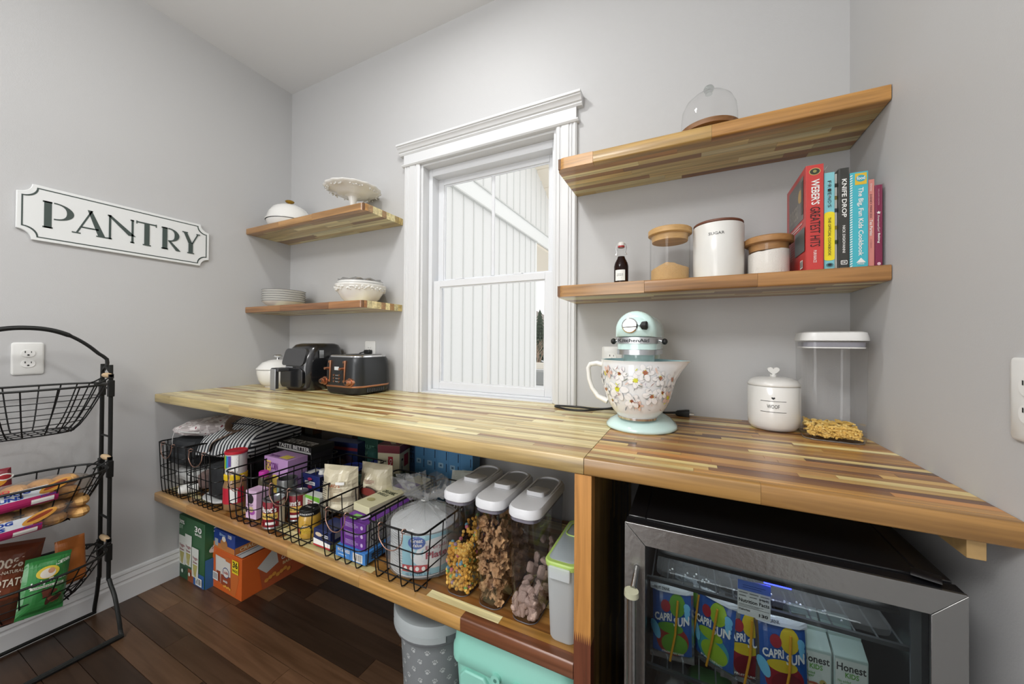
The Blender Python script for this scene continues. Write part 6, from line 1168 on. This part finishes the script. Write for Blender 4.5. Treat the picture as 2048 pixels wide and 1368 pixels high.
# ================================================================ WIRE RACK BY THE LEFT WALL
t = thing('basket_rack', 'black iron three-tier basket stand against the left wall', 'rack', (-2.1, .40, 0)); XO, YO = -2.1, .40
def P_(*a): return [(x-XO, y-YO, z) for x, y, z in a]
for sg in (1, -1):
    Y_ = YO+sg*.20
    for nm, pts in (('upright_bar', [(-2.232, Y_, .012), (-2.226, Y_-sg*.0, .04), (-2.205, Y_, .10), (-2.190, Y_, .17), (-2.182, Y_, .24), (-2.182, Y_, .985), (-2.172, Y_, 1.025), (-2.140, Y_, 1.043)]),
                    ('upright_bar', [(-1.963, Y_, .012), (-1.975, Y_, .03), (-1.985, Y_, .06), (-2.03, Y_, .14), (-2.085, Y_, .19), (-2.092, Y_, .26), (-2.096, Y_, .985), (-2.108, Y_, 1.025), (-2.140, Y_, 1.043)])):
        G().tube(smooth(P_(*pts), 3), .0068, IRON, 8, flat=.8).obj(nm, t)
    for z in (.955, .63, .295):
        for x in (-2.182, -2.095): G().box(x-XO-.009, Y_-YO-.009, z-.033, x-XO+.009, Y_-YO+.009, z+.033, IRON).obj('collar', t, .002)
        G().tube(P_((-2.182, Y_, z), (-2.095, Y_, z)), .004, IRON, 8).obj('cross_pin', t)
    for z in (.76, .43): G().tube(P_((-2.182, Y_, z), (-2.095, Y_, z)), .004, IRON, 8).obj('cross_pin', t)
for x in (-2.235, -1.963):
    G().tube(P_((x, YO-.205, .0095), (x, YO+.205, .0095)), .009, IRON, 8).obj('floor_bar', t)
arch = []
for i in range(25):
    s_ = -1+2*i/24; yy = .192*s_; arch.append((-.040+.01*0, yy, 1.075+.118*(1-abs(s_)**2.3)))
arch = [(-.04, -.20, 1.045), (-.04, -.20, 1.072)]+[p for p in arch[1:-1]]+[(-.04, .20, 1.072), (-.04, .20, 1.045)]
G().tube(smooth(arch, 2), [.0062 if (i < 14 or i > len(smooth(arch, 2))-15) else .0085 for i in range(len(smooth(arch, 2)))], IRON, 10).obj('top_arch', t, sharp=0)
def rbasket(label, zt, zb, xf, nm='rack_basket'):
    b = thing(nm, label, 'basket', (XO-.015, YO, zb), group='wire baskets hung on the iron rack'); H = zt-zb; dx = xf
    def sect(k):     # k 0 bottom .. 1 top ; boat shaped plan
        ly = .105+(.182-.105)*k**.75; lx = .075+(dx-.075)*k**.8; return lx, ly
    def pt(a, k):
        lx, ly = sect(k); c, s = math.cos(a), math.sin(a); e = 2/2.6
        return Vector((math.copysign(abs(c)**e, c)*lx*.92+ (lx-.075)*.55, math.copysign(abs(s)**e, s)*ly, H*k))
    for k, rr, n2 in ((1, .0042, 'rim'), (.72, .0017, 'wire'), (.46, .0017, 'wire'), (.22, .0017, 'wire'), (0, .003, 'base_ring')):
        G().tube([pt(6.28318*i/56, k) for i in range(56)], rr, WIRE if k < 1 else IRON, 6, True).obj(n2, b)
    N_ = 22
    for i in range(N_):
        a = 6.28318*(i+.5)/N_; G().tube([pt(a, k) for k in (1.01, .85, .65, .45, .25, .1, 0)], .0021, WIRE, 5).obj('wire', b)
    for i in range(9):
        y = -.085+.17*i/8; G().tube([(-.055, y, .001), (.07, y, .001)], .0018, WIRE, 5).obj('wire', b)
    for x in (-.04, 0, .04): G().tube([(x, -.1, .003), (x, .1, .003)], .0018, WIRE, 5).obj('wire', b)
    for s in (1, -1):        # looped end handles with a wooden grip
        yb = .165*s; yt = .196*s; zz = H+.032; g = G()
        for x in (.0, .062): g = G(); g.tube(smooth([(x+.004, yb-.02*s, H+.002), (x-.006, yb-.008*s, H+.006), (x-.012, yb-.018*s, H+.001), (x, yb-.005*s, H+.008), (x+.004, yt-.012*s, zz-.006), (x+.004, yt-.010*s, zz)], 3), .0026, IRON, 6); hh = g.obj('end_handle', b, sharp=0)
        G().tube([(-.008, yt-.010*s, zz), (.004, yt-.010*s, zz), (.03, yt-.010*s, zz), (.058, yt-.010*s, zz), (.072, yt-.010*s, zz)], [.006, .0085, .0105, .0085, .006], M('#b99f7c', .6, var=.15, name='turned_wood_grip'), 12).obj('wooden_grip', hh)
        for x in (-.004, .068): G().box(x-.004, yt-.017*s if s > 0 else yt+.003, zz-.011, x+.004, yt-.003*s if s > 0 else yt+.017, zz+.006, IRON).obj('grip_clip', hh)
    return b
rbasket('empty top wire basket of the iron rack', .978, .812, .115); rbasket('middle wire basket of the iron rack holding bread buns', .652, .486, .135); rbasket('bottom wire basket of the iron rack holding treat bags', .330, .195, .135)
# bread bags
BUNF = glass('#f3ece4', .92, milky=.10, bump=.5, rough=.06, name='bread_bag_film'); BUN = M('#c79a5c', .7, var=.25, bscale=25, bump=.3, name='bread_bun')
def buns(label, loc, rz, tilt, text=True, n=4, seed=0):
    t = thing('bun_bag', label, 'bread', loc, rot=(math.radians(tilt), 0, math.radians(rz))); q = random.Random(seed)
    for i in range(n):
        g = G(); x = -.098+.056*i
        for s in (0, 1): g.ball((x+.01, .0, .022+.040*s), .031, .066, .024, BUN, 16, 8)
        g.obj('bun', t, sharp=0)
    g = soft(.29, .145, .088, BUNF, k=3, amp=.006, sd=seed, n=30, rings=12); g.obj('bag_film', t, sharp=0, label='clear printed bag film')
    if text:
        d = D(lambda a, b, h: Vector((a, -.0735-h+.012*(abs(a)/.14)**3+.02*((b-.045)/.045)**4, b)), .002); mg = M('#a3245a', .35); d.rect(-.135, .006, .04, .034, mg, 10, 4); d.rect(-.135, .034, .02, .064, M('#cfd4da', .35), 10, 3)
        d.text('BIMBO', -.12, .064, -.06, .074, M('#b3242c'), .03); d.text('HOT DOG', -.13, .050, -.02, .063, M('#1f3f96', .35), .05); d.text('BUNS', -.10, .036, -.035, .048, M('#1f3f96', .35), .05); d.rect(-.02, .010, .03, .024, WHITE, 3, 2); d.text('Family', .0, .026, .04, .033, M('#1f3f96'), .02)
        d.ell(.035, .055, .04, .014, M('#c98f3c', .4), 20, .35); d.ell(.035, .057, .03, .006, M('#8a3a22', .4), 18, .35); d.done(t, 'printed_film')
    return t
buns('upper bag of hot dog buns in the middle rack basket', (-2.035, .395, .573), 96, -14, seed=1); buns('lower bag of hot dog buns in the middle rack basket', (-2.045, .365, .492), 92, -4, n=5, seed=2)
t, F = bag('snack_bag', 'dark red snack bag behind the bun bags in the rack', (-2.135, .315, .57), .12, .13, .04, M('#7c2430', .35, coat=.4), (math.radians(-12), 0, math.radians(90)), sd=8); d = D(F, .002); d.ell(.02, .09, .03, .02, M('#c98a2c'), 18); d.ell(.045, .10, .02, .012, WHITE, 14); d.ell(.045, .10, .015, .008, M('#a32a34'), 14); d.done(t, 'printed_artwork')
t, F = bag('pet_treat_bag', 'brown bag of sweet potato pet treats leaning in the bottom rack basket', (-2.040, .295, .222), .19, .235, .045, M('#6b3522', .35, coat=.4), (math.radians(-14), math.radians(14), math.radians(92)), M('#5a2c1c', .4), sd=2); t.rotation_mode = 'XYZ'
d = D(F, .002); d.text('100%', -.02, .165, .055, .195, M('#cfc4b4'), .02); d.text('ALL-NATURAL', -.012, .148, .06, .158, M('#cfc4b4'), .01); d.text('SWEET POTATO', -.085, .108, .075, .132, M('#cfc4b4'), .02); d.text('CHEWS', -.085, .085, -.03, .102, M('#3a1f14'), .02); d.text('DOG', -.02, .082, .02, .102, M('#cfc4b4'), .02)
d.ell(-.062, .160, .030, .026, M('#2b211c'), 24); d.text('WHOLESOME', -.086, .157, -.038, .167, M('#b9ad9a'), .02); d.rect(-.08, .01, .08, .07, M('#4a2a1e', .3), 6, 3); d.ell(-.02, .035, .04, .015, M('#8a4a2a'), 16, .3); d.done(t, 'printed_artwork')
t, F = bag('pet_treat_bag', 'green bag of jerky treats in front of the brown bag in the rack', (-2.010, .412, .212), .108, .168, .045, M('#2f7a3c', .35, coat=.4), (math.radians(-10), math.radians(10), math.radians(96)), M('#2a6d36', .4), sd=5)
F0 = F; F = (lambda a, b, h: F0(a*.88, b*.9, h))
d = D(F, .002); d.ell(-.005, .138, .032, .022, M('#cdb43c'), 24); d.ell(-.005, .135, .022, .017, M('#d3ccc0'), 20); d.ell(.004, .142, .010, .010, M('#b98a68'), 14); d.text('HOMETOWN', .015, .160, .055, .172, WHITE, .01, skew=.01); d.text('Jerky Treats', -.048, .098, .052, .116, WHITE, .03, skew=.01); d.rect(-.045, .086, .045, .094, M('#cfd3c6'), 5); d.text('ORIGINAL BEEF', -.04, .0875, .04, .0925, M('#2b4a2c'), .02)
for k in range(7): d.ell(.012+.018*math.sin(k*1.7), .048+.018*math.cos(k*2.1), .018, .008, (M('#5e2f22'), M('#7c4433'), M('#3f2018'))[k % 3], 14, k*.7)
d.done(t, 'printed_artwork')
t, F = bag('orange_flap_bag', 'orange-topped treat pouch behind the green bag in the rack', (-2.075, .500, .240), .075, .165, .03, M('#a8622a', .4), (math.radians(-8), 0, math.radians(94)), sd=6)
